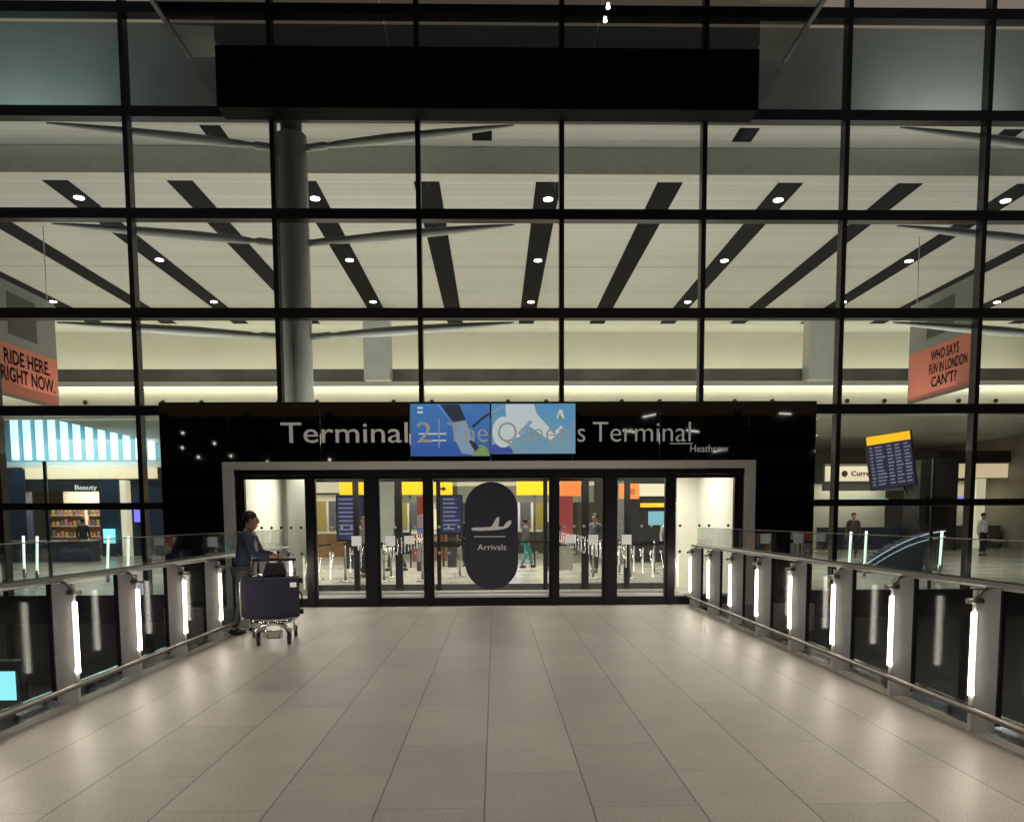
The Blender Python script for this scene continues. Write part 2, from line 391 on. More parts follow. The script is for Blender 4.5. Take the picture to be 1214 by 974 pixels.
# rear bright wall, mezzanine and coves
B('rear_upper_wall', M['cream'], tb, -26, 26, 33.7, 34.0, 5.9, CZ)
B('mezzanine_balustrade', M['band'], tb, -26, 26, 31.0, 31.06, 6.98, 7.45)
B('mezzanine_edge', M['lightgrey'], tb, -26, 26, 30.95, 31.25, 6.78, 6.97)
B('cove_light', M['cove'], tb, -26, 26, 31.02, 31.10, 6.745, 6.775)
B('mezzanine_fascia', M['cream'], tb, -26, 26, 31.25, 31.4, 5.95, 6.78)
B('mezzanine_slab', M['lightgrey'], tb, -26, 26, 31.4, 33.7, 6.70, 6.95)
B('cove_light', M['cove'], tb, -26, 26, 33.35, 33.5, 7.3, 7.36)
B('mezzanine_lip', M['lightgrey'], tb, -26, 26, 31.0, 31.25, 5.90, 6.02)
B('lower_ceiling', M['lightgrey'], tb, -13.5, 26, 31.25, 45.9, 5.60, 5.72)
B('lower_ceiling', M['lightgrey'], tb, -26, -13.62, 31.45, 45.9, 6.50, 6.62)
for yy in (20.6, 25.1, 29.6): B('ceiling_seam', M['midgrey'], tb, -26, 26, yy-.012, yy+.012, CZ-.0025, CZ-.0005)
B('ceiling_drop', M['lightgrey'], tb, -13.61, -13.5, 31.45, 45.9, 5.73, 6.62)
area('mezzanine_cove_uplight', (0, 32.6, 7.3), 46, .25, 330, (1, .97, .80), (math.pi*.90, 0, 0))
area('fascia_cove_light', (0, 31.06, 6.74), 46, .08, 105, (1, .97, .82), (R(40), 0, 0))
B('rear_lower_wall', M['inner_wall'], tb, -26, 26, 46, 46.2, 0, 5.7)
noz = []
for k in range(-16, 18):
    if (k+2) % 3 == 0: continue
    x = -12.98+1.503*(k+7)
    if -24 < x < 24:
        q = MB(); q.ball((x, 31.19, 6.22), .09, seg=10)
        q.build('wall_nozzle', M['black'], tb)
for x in (-14, -9.5, 9.5, 14): MB().tube([(x, 16.75, 0), (x, 16.75, 2.86)], .04, 10).build('added_fill_post', M['dark'], tb)  # stands added under the outer facade fill lights
# columns with tapered arms that steady the facade
def hall_column(x):
    c = MB().tube([(x, 17.15, -.001), (x, 17.15, 9.62)], .315, 28, caps=True).build('column', M['column'], tb)
    MB().tube([(x, 17.15, 9.62), (x, 17.15, 10.03)], [.22, .22], 20).build('column_head', M['midgrey'], c)
    for z in (9.43, 7.5, 5.56):
        for s in (-1, 1):
            a = MB()
            p0 = Vector((x+s*.32, 17.10, z-.06)); p1 = Vector((x+s*4.65, 16.38, z+.06))
            pts = []; rad = []
            for t, r in ((0, .04), (.03, .07), (.09, .08), (.11, .045), (.15, .07), (.4, .10), (.65, .085), (.85, .055), (.97, .028), (1, .016)):
                pts.append(p0.lerp(p1, t)); rad.append(r)
            a.tube(pts, rad, 14)
            a.box(p0.x-.08, p0.x+.08, p0.y-.03, p0.y+.03, z-.13, z+.01)
            a.build('column_arm', M['pale_arm'], c)
for x in (-4.22, 12.95): hall_column(x)
for x, wd in ((-4.45, .5), (12.7, .58)):
    B('mezzanine_column', M['column'], tb, x-wd, x+wd, 30.2, 30.9, 6.9, CZ-.001)
B('mezzanine_column', M['column'], tb, -4.8, -4.1, 32, 32.6, 0, 5.59)
B('hall_pier', M['midgrey'], tb, 3.9, 4.6, 27, 27.8, 0, 5.5)
B('hall_pier', M['midgrey'], tb, -2.4, -1.6, 33, 33.8, 0, 5.59)
B('hall_pier', M['midgrey'], tb, 3.0, 3.7, 35, 35.8, 0, 5.59)

# ================================================================== CANOPY
cn = thing('entrance_canopy', 'dark glossy canopy with a deep black beam above the entrance', 'canopy', (X0, 15.9, 9.4))
B('canopy_beam', M['black_canopy'], cn, -5.23, 5.13, 15.6, 16.07, 9.42, 10.53)
for i in range(12):
    y1 = 16.06-i*2.6; y0 = y1-2.59
    for k, (xa, xb) in enumerate(((-5.83, -1.96), (-1.95, 1.94), (1.95, 5.74))):
        mb = MB(); q = mb.bm
        q.faces.new([q.verts.new(p) for p in ((xa, y0, 10.57), (xb, y0, 10.57), (xb, y1, 10.57), (xa, y1, 10.57))])
        mb.build('glass_panel', M['soffit'], cn)
    for yy in ((y1-1.25, y1-1.62) if i == 0 else ()):
        MB().tube([(2.05, yy, 10.53), (2.05, yy, 10.555)], .032, 14).build('downlight', M['downlight'], cn)
    if i: B('canopy_rib', M['black_canopy'], cn, -5.83, 5.74, y1-.03, y1+.03, 10.59, 10.75)
for x in (-5.88, 5.79): B('edge_beam', M['midgrey'], cn, x-.04, x+.04, -15.2, 16.06, 10.55, 10.62)
for i in range(4):
    for x in (-3, 0, 3):
        area('canopy_lamp', (X0+x, 11.2-i*5.2, 10.5), .22, .22, 29, (1, .86, .70), spread=112)

# ================================================================== UNSEEN CAR PARK, ADDED TO DARKEN THE PORTAL REFLECTIONS
cp = thing('added_car_park', 'unseen dark car park with small tube lights, added for the reflections in the black portal panels', 'car park', (0, -48, -6.5))
for i in range(6):
    B('added_deck', M['dark'], cp, -60, 60, -70, -48, -6.4+i*3.4, -5.4+i*3.4)
for x in range(-56, 60, 8): B('column', M['dark'], cp, x-.3, x+.3, -48.6, -48.1, -6.4, 12)
B('rear_wall', M['black'], cp, -60, 60, -71, -70.1, -6.4, 12)
M['tube'] = mat('added_car_park_tube', (1, 1, 1), .4, emit=(1, .98, .92), es=16)
rnd = random.Random(3)
for z in (13.3, 11.6, 9.9, 8.2, 6.4, 4.8, 3.2):
    for x in (14, 18, 22.5, 27, 31):
        if rnd.random() < .62:
            xx = x+rnd.uniform(-1.6, 1.6); MB().tube([(xx, -47.5, z+rnd.uniform(-.3, .3)), (xx+1.3, -47.9, z+.1)], .06, 6).build('added_tube_light', M['tube'], cp)
for x, z in ((-30, 10), (-30.1, 8.6), (-27, 9), (-25.5, 7.8), (-22, 7.2), (-28.6, 7.7), (-16, 7.4)):
    MB().ball((x, -47.6, z), .12, seg=8).build('added_lamp', M['tube'], cp)

# ================================================================== ENTRANCE PORTAL
pt = thing('entrance_portal', 'black glossy portal around the sliding doors with silver lettering', 'entrance portal', (X0, DY, 0))
ZT = 3.73; OZ = 2.60; OX = 4.75
def xs_(a): return X0+a
# front cladding: header panels and side panels (butted with fine joints)
hx = [-6.0, -4.75, -3.1, -1.47, -.0, 1.50, 3.1, 4.75, 6.0]
for a, b in zip(hx, hx[1:]):
    if b <= -OX+.01 or a >= OX-.01: z0 = -.0
    else: z0 = OZ+.06
    B('cladding_panel', M['black_gloss'], pt, xs_(a)+.004, xs_(b)-.004, DY-.02, DY+.03, z0, ZT)
B('portal_side', M['black_gloss'], pt, xs_(-6.0), xs_(-5.95), DY+.035, FY-.13, 0, ZT)
B('portal_side', M['black_gloss'], pt, xs_(5.95), xs_(6.0), DY+.035, FY-.13, 0, ZT)
B('portal_roof', M['black_canopy'], pt, xs_(-5.94), xs_(5.94), DY+.035, FY-.13, ZT-.1, ZT-.01)
# grey surround
B('surround', M['surround'], pt, xs_(-4.86), xs_(4.86), DY-.14, DY-.021, OZ-.09, OZ+.05, bev=.008)
for s in (-1, 1):
    a, b = sorted((s*4.66, s*4.86))
    B('surround', M['surround'], pt, xs_(a), xs_(b), DY-.14, DY-.021, 0, OZ-.092, bev=.008)
# door framing (black)
fr = MB()
fr.box(xs_(-4.655), xs_(4.655), DY-.10, DY+.12, 2.41, OZ-.095)
for s in (-1, 1):
    for c, wd in ((4.59, .10), (3.31, .11), (2.19, .20), (1.16, .11)):
        fr.box(xs_(s*c)-wd/2, xs_(s*c)+wd/2, DY-.09, DY+.11, .0, 2.408)
fr.build('door_frame', M['door_frame'], pt)
bays = [(-4.54, -3.365), (-3.255, -2.29), (-2.09, -1.215), (-1.105, 1.105), (1.215, 2.09), (2.29, 3.255), (3.365, 4.54)]
dots_y = DY-.012
for i, (a, b) in enumerate(bays):
    dl = MB(); q = dl.bm
    q.faces.new([q.verts.new(p) for p in ((xs_(a)+.045, DY, .17), (xs_(b)-.045, DY, .17), (xs_(b)-.045, DY, 2.33), (xs_(a)+.045, DY, 2.33))])
    dl = dl.build('door_leaf', M['door_glass'], pt)
    f = MB()
    f.box(xs_(a)+.002, xs_(b)-.002, DY-.05, DY+.05, .0, .15); f.box(xs_(a)+.002, xs_(b)-.002, DY-.05, DY+.05, 2.34, 2.405)
    f.box(xs_(a)+.002, xs_(a)+.04, DY-.05, DY+.05, .152, 2.338); f.box(xs_(b)-.04, xs_(b)-.002, DY-.05, DY+.05, .152, 2.338)
    f.build('leaf_frame', M['door_frame'], dl)
    B('threshold_glint', M['white'], dl, xs_(a)+.05, xs_(b)-.05, DY-.03, DY+.04, .152, .20)  # white strip put in for light reflected at the threshold
    d = MB(); n = 0
    step = .18; k = a+.14
    while k < b-.10:
        if not (i == 3 and abs(k) < .56):
            for z in (1.46, .98):
                if random.random() < .8:
                    d.tube([(xs_(k), DY-.006, z), (xs_(k), DY-.002, z)], .026, 12)
        k += step
    d.build('safety_dots', M['white'] if 1 <= i <= 5 else M['black'], dl)
    if i in (1, 2, 4, 5):
        k = b-.2 if i in (1, 4) else a+.22
        B('notice', M['paper'], dl, xs_(k)-.09, xs_(k)+.09, DY-.012, DY-.004, 1.12, 1.30)
        if i in (2, 4): B('notice', M['paper'], dl, xs_(k)-.09+(.35 if i == 2 else -.42), xs_(k)+.09+(.35 if i == 2 else -.42), DY-.012, DY-.004, 1.15, 1.30)
    if i == 3:
        # pill shaped vinyl with aircraft, underline and the word
        zc0, zc1, rr = .30+.49, 2.28-.49, .49
        pts = [(xs_(rr*math.cos(t)), zc1+rr*math.sin(t)) for t in [math.pi*j/24 for j in range(25)]]
        pts += [(xs_(rr*math.cos(t)), zc0+rr*math.sin(t)) for t in [math.pi+math.pi*j/24 for j in range(25)]]
        pl = MB().poly(pts, DY-.018, .012).build('arrivals_vinyl', M['decal'], dl)
        # aircraft, seen from the side
        ap = [(-.36, 1.395), (-.37, 1.425), (-.33, 1.445), (-.12, 1.45), (.0, 1.46), (.10, 1.63), (.15, 1.635), (.13, 1.46), (.22, 1.46),
              (.27, 1.53), (.33, 1.575), (.37, 1.57), (.36, 1.50), (.30, 1.44), (.22, 1.415), (.05, 1.395), (-.2, 1.385)]
        MB().poly([(xs_(x), z) for x, z in ap], DY-.026, .006).build('aircraft_symbol', M['lettering'], pl)
        B('underline', M['lettering'], pl, xs_(-.32), xs_(.26), DY-.026, DY-.020, 1.27, 1.285)
        text('arrivals_lettering', 'Arrivals', xs_(-.26), xs_(.27), DY-.021, 1.03, .115, M['lettering'], pl, ext=.004)
# vestibule inside
vs = thing('door_vestibule', 'bright white vestibule with a second row of black framed doors behind the entrance', 'vestibule', (X0, 17.6, 0))
for s in (-1, 1):
    a, b = sorted((s*4.62, s*4.72))
    B('vestibule_wall', M['white_panel'], vs, xs_(a), xs_(b), DY+.13, 17.5, 0, 2.64)
    a, b = sorted((s*4.15, s*4.62))
    B('vestibule_wall', M['white_panel'], vs, xs_(a)+.002, xs_(b)-.002, 17.45, 17.55, .0, 2.64)
B('vestibule_ceiling', M['white_panel'], vs, xs_(-4.72), xs_(4.72), DY+.13, 17.7, 2.645, 2.72)
fi = MB()
fi.box(xs_(-4.14), xs_(4.14), 17.5, 17.62, 2.44, 2.643)
for s in (-1, 1):
    for c, wd in ((4.09, .09), (3.05, .12), (2.1, .16), (1.2, .09)):
        fi.box(xs_(s*c)-wd/2, xs_(s*c)+wd/2, 17.5, 17.62, 0, 2.438)
fi.build('inner_frame', M['door_frame'], vs)
ib = [(-4.045, -3.11), (-2.99, -2.18), (-2.02, -1.245), (-1.155, 1.155), (1.245, 2.02), (2.18, 2.99), (3.11, 4.045)]
for a, b in ib:
    dl = MB(); q = dl.bm
    q.faces.new([q.verts.new(p) for p in ((xs_(a), 17.56, .14), (xs_(b), 17.56, .14), (xs_(b), 17.56, 2.43), (xs_(a), 17.56, 2.43))])
    dl = dl.build('inner_door', M['door_glass'], vs)
    B('bottom_rail', M['dark'], dl, xs_(a)+.002, xs_(b)-.002, 17.53, 17.59, 0, .138)
B('door_mat', M['dark'], vs, xs_(-4.0), xs_(4.0), 14.8, 17.0, 0, .012)

# lettering on the header
ly = DY-.034
text('numeral', '2', -1.42, -1.14, ly, 3.0, .385, M['lettering'], pt, off=.0, ext=.012)
text('terminal_lettering', 'Terminal', -3.88, -1.58, ly, 3.0, .385, M['lettering'], pt, off=.0, ext=.012)
B('divider_bar', M['lettering'], pt, -1.02, -1.0, ly-.008, ly+.008, 2.90, 3.42)
text('queens_lettering', "The Queen\u2019s", -.86, 1.66, ly, 3.0, .385, M['lettering'], pt, off=-.010, ext=.012)
text('terminal_lettering', 'Terminal', 1.80, 3.60, ly, 3.0, .385, M['lettering'], pt, off=-.010, ext=.012)
text('operator_lettering', 'Heathrow', 3.60, 4.30, ly, 2.81, .135, M['lettering'], pt, off=-.004, ext=.008)
B('underline', M['lettering'], pt, 3.22, 3.64, ly-.006, ly+.006, 2.955, 2.972)

# billboard mirrored in the header, put in as a glowing screen
def reflected_ad_mat(name, c0, c1, es):
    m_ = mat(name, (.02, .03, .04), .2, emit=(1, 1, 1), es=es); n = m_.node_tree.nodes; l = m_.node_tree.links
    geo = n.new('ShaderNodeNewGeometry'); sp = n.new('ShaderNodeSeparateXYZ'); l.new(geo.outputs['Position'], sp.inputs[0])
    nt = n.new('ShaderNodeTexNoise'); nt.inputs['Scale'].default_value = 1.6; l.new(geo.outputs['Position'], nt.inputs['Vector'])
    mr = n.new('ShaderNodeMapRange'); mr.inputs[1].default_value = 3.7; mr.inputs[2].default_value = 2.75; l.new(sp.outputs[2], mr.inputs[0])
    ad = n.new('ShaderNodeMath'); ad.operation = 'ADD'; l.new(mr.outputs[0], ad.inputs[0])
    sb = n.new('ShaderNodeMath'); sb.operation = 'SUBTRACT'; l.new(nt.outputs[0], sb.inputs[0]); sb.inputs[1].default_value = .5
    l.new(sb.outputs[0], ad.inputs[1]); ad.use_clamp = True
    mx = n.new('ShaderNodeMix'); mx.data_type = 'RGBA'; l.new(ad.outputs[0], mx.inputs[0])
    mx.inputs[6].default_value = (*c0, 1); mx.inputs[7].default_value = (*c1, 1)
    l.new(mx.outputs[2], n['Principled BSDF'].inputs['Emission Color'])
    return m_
M['reflected_ad_a'] = reflected_ad_mat('reflected_ad_blue_deep', (.07, .22, .52), (.04, .12, .42), .7)
M['reflected_ad_b'] = reflected_ad_mat('reflected_ad_blue_pale', (.12, .36, .62), (.24, .42, .50), .65)
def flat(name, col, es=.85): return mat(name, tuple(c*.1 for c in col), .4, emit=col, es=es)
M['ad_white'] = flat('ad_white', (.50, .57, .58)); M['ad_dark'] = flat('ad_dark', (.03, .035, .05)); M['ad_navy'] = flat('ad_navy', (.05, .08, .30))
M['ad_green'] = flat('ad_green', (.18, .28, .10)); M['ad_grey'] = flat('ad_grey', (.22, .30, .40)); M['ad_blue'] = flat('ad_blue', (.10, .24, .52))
ad = thing('billboard_reflection', 'wide blue billboard reflection with pale shapes behind the header lettering, built as a glowing screen', 'display', (0, DY, 2.7))
sa = B('screen', M['reflected_ad_a'], ad, -1.53, -.085, DY-.030, DY-.022, 2.75, 3.69)  # glowing panel in place of a mirrored billboard
sb_ = B('screen', M['reflected_ad_b'], ad, -.055, 1.48, DY-.030, DY-.022, 2.79, 3.69)  # second glowing panel in place of the mirrored billboard
def ell(cx, cz, a, b, t0=0, t1=2*math.pi, n=24): return [(cx+a*math.cos(t0+(t1-t0)*i/n), cz+b*math.sin(t0+(t1-t0)*i/n)) for i in range(n if abs(t1-t0-2*math.pi) < .01 else n+1)]
sy = DY-.0315
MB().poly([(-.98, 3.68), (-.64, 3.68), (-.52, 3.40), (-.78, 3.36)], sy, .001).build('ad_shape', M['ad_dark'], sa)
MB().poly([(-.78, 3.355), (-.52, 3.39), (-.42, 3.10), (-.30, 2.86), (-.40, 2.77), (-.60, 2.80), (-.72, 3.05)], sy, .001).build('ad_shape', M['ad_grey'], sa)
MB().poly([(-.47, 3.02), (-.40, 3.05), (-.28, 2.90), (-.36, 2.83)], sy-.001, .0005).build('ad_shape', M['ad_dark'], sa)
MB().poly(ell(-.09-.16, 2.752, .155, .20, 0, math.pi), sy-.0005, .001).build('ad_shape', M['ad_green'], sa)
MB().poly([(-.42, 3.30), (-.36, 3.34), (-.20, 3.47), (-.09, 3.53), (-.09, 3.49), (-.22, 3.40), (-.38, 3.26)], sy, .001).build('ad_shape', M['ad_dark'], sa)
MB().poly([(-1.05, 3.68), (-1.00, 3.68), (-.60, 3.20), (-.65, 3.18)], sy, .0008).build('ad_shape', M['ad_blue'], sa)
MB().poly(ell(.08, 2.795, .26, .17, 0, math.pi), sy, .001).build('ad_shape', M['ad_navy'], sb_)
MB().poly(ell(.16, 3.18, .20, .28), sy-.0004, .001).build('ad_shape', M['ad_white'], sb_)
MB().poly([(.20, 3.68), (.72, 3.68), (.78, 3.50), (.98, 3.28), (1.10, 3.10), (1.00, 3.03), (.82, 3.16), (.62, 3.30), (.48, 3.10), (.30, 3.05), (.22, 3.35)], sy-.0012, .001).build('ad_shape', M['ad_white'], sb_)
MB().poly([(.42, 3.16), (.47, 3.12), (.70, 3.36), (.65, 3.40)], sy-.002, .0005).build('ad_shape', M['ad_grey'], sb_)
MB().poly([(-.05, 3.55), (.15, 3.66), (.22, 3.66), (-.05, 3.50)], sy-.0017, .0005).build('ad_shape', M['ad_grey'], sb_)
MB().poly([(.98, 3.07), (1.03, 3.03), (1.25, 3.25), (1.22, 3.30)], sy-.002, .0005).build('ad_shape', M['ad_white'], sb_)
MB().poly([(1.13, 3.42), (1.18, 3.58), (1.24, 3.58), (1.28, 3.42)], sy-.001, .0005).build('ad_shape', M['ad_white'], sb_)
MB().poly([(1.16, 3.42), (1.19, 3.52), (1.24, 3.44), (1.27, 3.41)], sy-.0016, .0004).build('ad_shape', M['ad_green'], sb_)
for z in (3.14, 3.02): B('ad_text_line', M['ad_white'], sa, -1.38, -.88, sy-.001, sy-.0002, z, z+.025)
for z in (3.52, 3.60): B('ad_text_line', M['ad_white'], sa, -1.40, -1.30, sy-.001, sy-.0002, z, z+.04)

# ================================================================== RAILINGS
def railing(s, label):
    rt = thing('bridge_railing', label, 'railing', (X0+s*3.8, 7, 0))
    X = lambda a: X0+s*a
    def bx(a0, a1, y0, y1, z0, z1):
        a, b = sorted((X(a0), X(a1))); return (a, b, y0, y1, z0, z1)
    ys = [5.6+1.19*k for k in range(-16, 8)]
    for k, y in enumerate(ys):
        vis = y > 3
        # fin: a tall blade across the edge of the bridge, slightly tapered foot
        p = MB(); p.box(*bx(3.62, 3.785, y, y+.035, .0, 1.06)); p.box(*bx(3.60, 3.62, y-.004, y+.039, .0, 1.06))
        post = p.build('post', M['fin'], rt)
        l_ = MB(); xc = X(3.588); l_.tube([(xc, y-.002, .28), (xc, y-.002, .90)], .018, 10)
        l_.build('light_tube', M['led'], post)
        if y > -7: area('post_lamp', (X(3.566), y-.002, .58), .60, .026, 5.2, (1, .90, .74), (0, s*R(80), 0))
        if y > -8:
            b_ = MB()
            b_.tube([(X(3.70), y+.02, 1.055), (X(3.70), y+.02, 1.085)], .016, 8)
            b_.tube([(X(3.52), y-.02, .985), (X(3.64), y-.02, .985)], .022, 8)
            b_.tube([(X(3.56), y-.02, .985), (X(3.66), y-.02, 1.08)], .010, 8)
            b_.build('rail_bracket', M['steel'], post)
            B('kick_bracket', M['steel'], post, *bx(3.585, 3.62, y-.01, y+.03, .16, .20))
    MB().tube([(X(3.68), -13.6, 1.10), (X(3.68), 14.15, 1.10)], .026, 14).build('handrail', M['steel'], rt)
    MB().tube([(X(3.565), -13.6, .18), (X(3.565), 14.15, .18)], .024, 14).build('kick_rail', M['dull_steel'], rt)
    # glass: one pane between each pair of posts, upper glass band in long panes
    for k, y in enumerate(ys):
        y1 = min(y+1.19, 14.3)
        B('glass_panel', M['panel_glass'], rt, *bx(3.80, 3.812, y+.012, y1-.012, .06, 1.06))
        B('panel_clamp', M['black'], rt, *bx(3.787, 3.825, y-.011, y+.011, .04, 1.08))
    B('top_channel', M['dark'], rt, *bx(3.775, 3.845, -13.5, 14.25, 1.065, 1.12))
    for k in range(0, len(ys), 2):
        y = ys[k]; y1 = min(y+2.38, 14.3)
        B('upper_glass', M['rail_glass'], rt, *bx(3.805, 3.817, y+.01, y1-.01, 1.121, 1.42))
        B('glass_edge', M['steel'], rt, *bx(3.80, 3.822, y+.01, y1-.01, 1.421, 1.428))
    return rt
railing(-1, 'steel and glass railing with lit grey posts along the left edge of the bridge')
railing(1, 'steel and glass railing with lit grey posts along the right edge of the bridge')

# ================================================================== SUSPENDED BANNERS
def banner(x, side, y0, y1, z0, z1, zt, lines, label):
    b = thing('suspended_banner_wall', label, 'banner', (x, (y0+y1)/2, z0))
    xa, xb = (x-.14, x) if side > 0 else (x, x+.14)     # printed face looks to the centre
    if side > 0: xa, xb = x, x+.14
    else: xa, xb = x-.14, x
    B('panel', M['midgrey'], b, xa, xb, y0, y1, z0-.05, zt)
    fx0, fx1 = (x-.012, x-.002) if side > 0 else (x+.002, x+.012)
    B('poster', M['banner'], b, fx0, fx1, y0+.05, y1-.05, z0, z1)
    B('dark_screen', M['dark'], b, fx0, fx1, y0+.9, y1-.9, z1+.25, zt-.25)
    for y in (y0+.2, y1-.2): MB().tube([(xa+.07, y, zt), (xa+.07, y, CZ)], .012, 6).build('cable', M['steel'], b)
    # lettering
    zz = z1-.12
    for s, cap, t0, t1 in lines:
        zz -= cap
        wd = (y1-y0-.1)
        o = text('poster_lettering', s, 0, (t1-t0)*wd, 0, 0, cap, M['ink'], None, off=.02, ext=.003)
        for v in o.data.vertices:
            lx, lz = v.co.x, v.co.z
            if side > 0: v.co = Vector((x-.0155, y1-.05-t0*wd-lx, zz+lz))
            else: v.co = Vector((x+.0155, y0+.05+t0*wd+lx, zz+lz))
        adopt(o, b)
        zz -= .07
    return b
banner(-11.98, -1, 19.0, 22.0, 4.75, 5.98, 7.5, [('RIDE HERE.', .36, .20, .88), ('RIGHT NOW.', .36, .15, .95)],
       'orange banner reading RIDE HERE. RIGHT NOW. on a grey hanging panel')
banner(11.98, 1, 19.6, 22.65, 4.92, 6.23, 7.62, [('WHO SAYS', .28, .38, .82), ('FUN IN LONDON', .28, .36, .95), ('CAN\u2019T?', .28, .40, .80)],
       'orange banner with WHO SAYS on its top line on a dark hanging panel')

# ================================================================== LEFT: SHOP AND LIGHT WALL
lw = thing('light_fin_wall', 'row of cool white vertical light bars above the shop', 'light wall', (-18.6, 36.6, 4.4))
B('back_panel', mat('fin_backing', (.25, .40, .45), .5), lw, -25, -14.4, 36.7, 36.8, 4.3, 6.48)
for i in range(14):
    x = -22.05+i*.565; top = 6.45-max(0, (i-2))*.132
    B('light_bar', M['fin_light'], lw, x-.12, x+.12, 36.5, 36.69, 4.42, top)
sp_ = MB().poly([(-21.3, 6.48), (-14.4, 4.95), (-14.4, 6.48)], 36.40, .04); sp_.build('sloping_soffit', M['column'], lw)
B('ledge', M['white'], lw, -25, -14.4, 36.1, 36.7, 4.05, 4.30)
sh = thing('beauty_shop', 'shop with an orange lit fascia and a small white Beauty sign', 'shop', (-19, 36, 0))
B('fascia', M['warm_lit'], sh, -21.4, -15.4, 35.98, 36.1, 3.52, 4.03)
B('pillar', M['navy'], sh, -22.3, -21.3, 35.9, 36.4, 0, 3.98)
B('pillar', M['navy'], sh, -18.0, -17.1, 35.9, 36.4, 0, 3.45)
B('pillar', M['cream_lit'], sh, -17.05, -16.8, 35.9, 36.4, 0, 3.45)
B('rear_panel', M['navy'], sh, -16.7, -15.0, 36.2, 36.4, 0, 3.45)
B('purple_screen', M['purple_lit'], sh, -16.55, -15.95, 36.1, 36.18, 1.55, 2.4)
B('floor_screen', M['cyan_screen'], sh, -17.75, -17.25, 35.6, 35.7, .6, 1.25)
B('lintel', M['dark'], sh, -21.3, -18.0, 36.0, 36.3, 2.95, 3.50)
B('back_wall', M['cream'], sh, -21.3, -18.02, 39.0, 39.1, 0, 3.4)
text('shop_lettering', 'Beauty', -19.1, -18.1, 35.97, 3.03, .22, M['paper'], sh, off=.01)
area('shop_light', (-19.6, 37.6, 3.35), 3, 2, 200, (1, .85, .68))
area('shop_front_light', (-19, 34.6, 5.9), 6, .6, 160, (.6, .92, 1))
def shelf(x, y, label, cols):
    t = thing('display_shelf', label, 'shelf', (x, y, 0), 'product shelves in the beauty shop')
    B('frame', M['wood'], t, x-.75, x+.75, y+.3, y+.36, 0, 2.3)
    for z in (.35, .85, 1.35, 1.85):
        sf = B('board', M['white'], t, x-.74, x+.74, y, y+.3, z, z+.03)
        for k in range(7):
            c = cols[(k+int(z*3)) % len(cols)]; xx = x-.62+k*.2
            h = .16+.16*random.random()
            MB().tube([(xx, y+.12, z+.032), (xx, y+.12, z+.032+h), (xx, y+.12, z+.05+h)], [.07, .07, .03], 8).build('product', c, sf)
    return t
pc = [flat('product_peach', (.8, .35, .2), .35), flat('product_yellow', (.8, .6, .12), .35), flat('product_grey', (.3, .28, .3), .3), flat('product_pink', (.8, .4, .4), .3)]
shelf(-20.4, 37.4, 'wooden product shelf at the left of the beauty shop', pc)
shelf(-18.8, 37.6, 'wooden product shelf at the right of the beauty shop under its sign', pc[::-1])
# gondola in front
gd = thing('display_counter', 'low dark display counter in front of the shop', 'counter', (-19.5, 31, 0))
B('body', M['navy'], gd, -21, -16, 31, 31.8, 0, .78); B('top', M['steel'], gd, -21.05, -15.95, 30.95, 31.85, .782, .84)

# ================================================================== RIGHT: BOARD, EXCHANGE, KIOSK
fb = thing('departure_board', 'tilted flight information board with a yellow header hanging at the right', 'information board', (0, 0, 0))
fb.location = (12.15, 24.0, 4.15); WPOS[fb.name] = Vector((0, 0, 0)); fb.rotation_euler = (0, R(-8), R(-14))
B('cabinet', M['black'], fb, -.66, .66, 0, .22, -1.66, .02)
B('header', M['yellow'], fb, -.65, .60, -.01, -.002, -.26, 0)
scr = B('screen', flat('board_screen', (.03, .03, .06), .9), fb, -.65, .60, -.008, -.002, -1.64, -.27)
for r_ in range(12):
    z = -.38-r_*.104; x = -.60
    for wd in (.12, .30, .18, .22, .2):
        B('text_row', flat('board_text', (.45, .45, .6), .7) if r_+wd == 0 else M.setdefault('board_text', flat('board_text', (.28, .28, .42), .7)), scr, x, x+wd*random.uniform(.6, .95), -.014, -.009, z, z+.045); x += wd+.04
MB().tube([(.3, .11, -1.66), (.3+.55, .11, -4.1)], .03, 8).build('pole', M['dark'], fb)
ex = thing('currency_exchange', 'currency exchange counter with a cream lit fascia and dark lettering', 'shop', (18, 38, 0))
B('fascia', M['cream_lit'], ex, 16.2, 20.2, 37.98, 38.1, 3.36, 4.08)
text('fascia_lettering', 'Currency', 17.45, 18.9, 37.97, 3.62, .24, M['ink'], ex, off=.02)
MB().tube([(17.12, 37.97, 3.72), (17.12, 37.955, 3.72)], .15, 20).build('round_emblem', M['ink'], ex)
B('bulkhead', M['midgrey'], ex, 16.2, 20.2, 38.12, 38.4, 2.9, 4.2)
B('back_wall', M['cream'], ex, 16.2, 20.2, 40, 40.1, 0, 3.3)
B('counter', M['navy'], ex, 16.2, 20.2, 38.2, 38.9, 0, 1.1)
for x in (16.9, 18.4): B('teal_screen', M['teal_lit'], ex, x, x+1.1, 38.3, 38.36, 2.15, 2.5)
area('exchange_light', (18.2, 39.2, 3.2), 3, 1.2, 30, (1, .9, .7))
kk = thing('dark_kiosk', 'tall black kiosk block standing right of the currency exchange', 'kiosk', (21.3, 37.5, 0))
B('body', M['dark'], kk, 20.35, 22.2, 37, 38.5, 0, 4.3, bev=.04); B('plinth', M['black'], kk, 20.3, 22.25, 36.95, 38.55, 0, .12)
B('screen', M['black_gloss'], kk, 20.7, 21.8, 36.96, 36.995, 1.2, 2.6)
s2 = thing('cafe_unit', 'shop unit with a peach lit fascia at the far right', 'shop', (24, 39, 0))
B('fascia', M['warm_lit'], s2, 22.6, 25.9, 38.98, 39.1, 3.55, 4.25)
B('dark_band', M['dark'], s2, 22.3, 25.95, 38.9, 38.97, 4.3, 4.9)
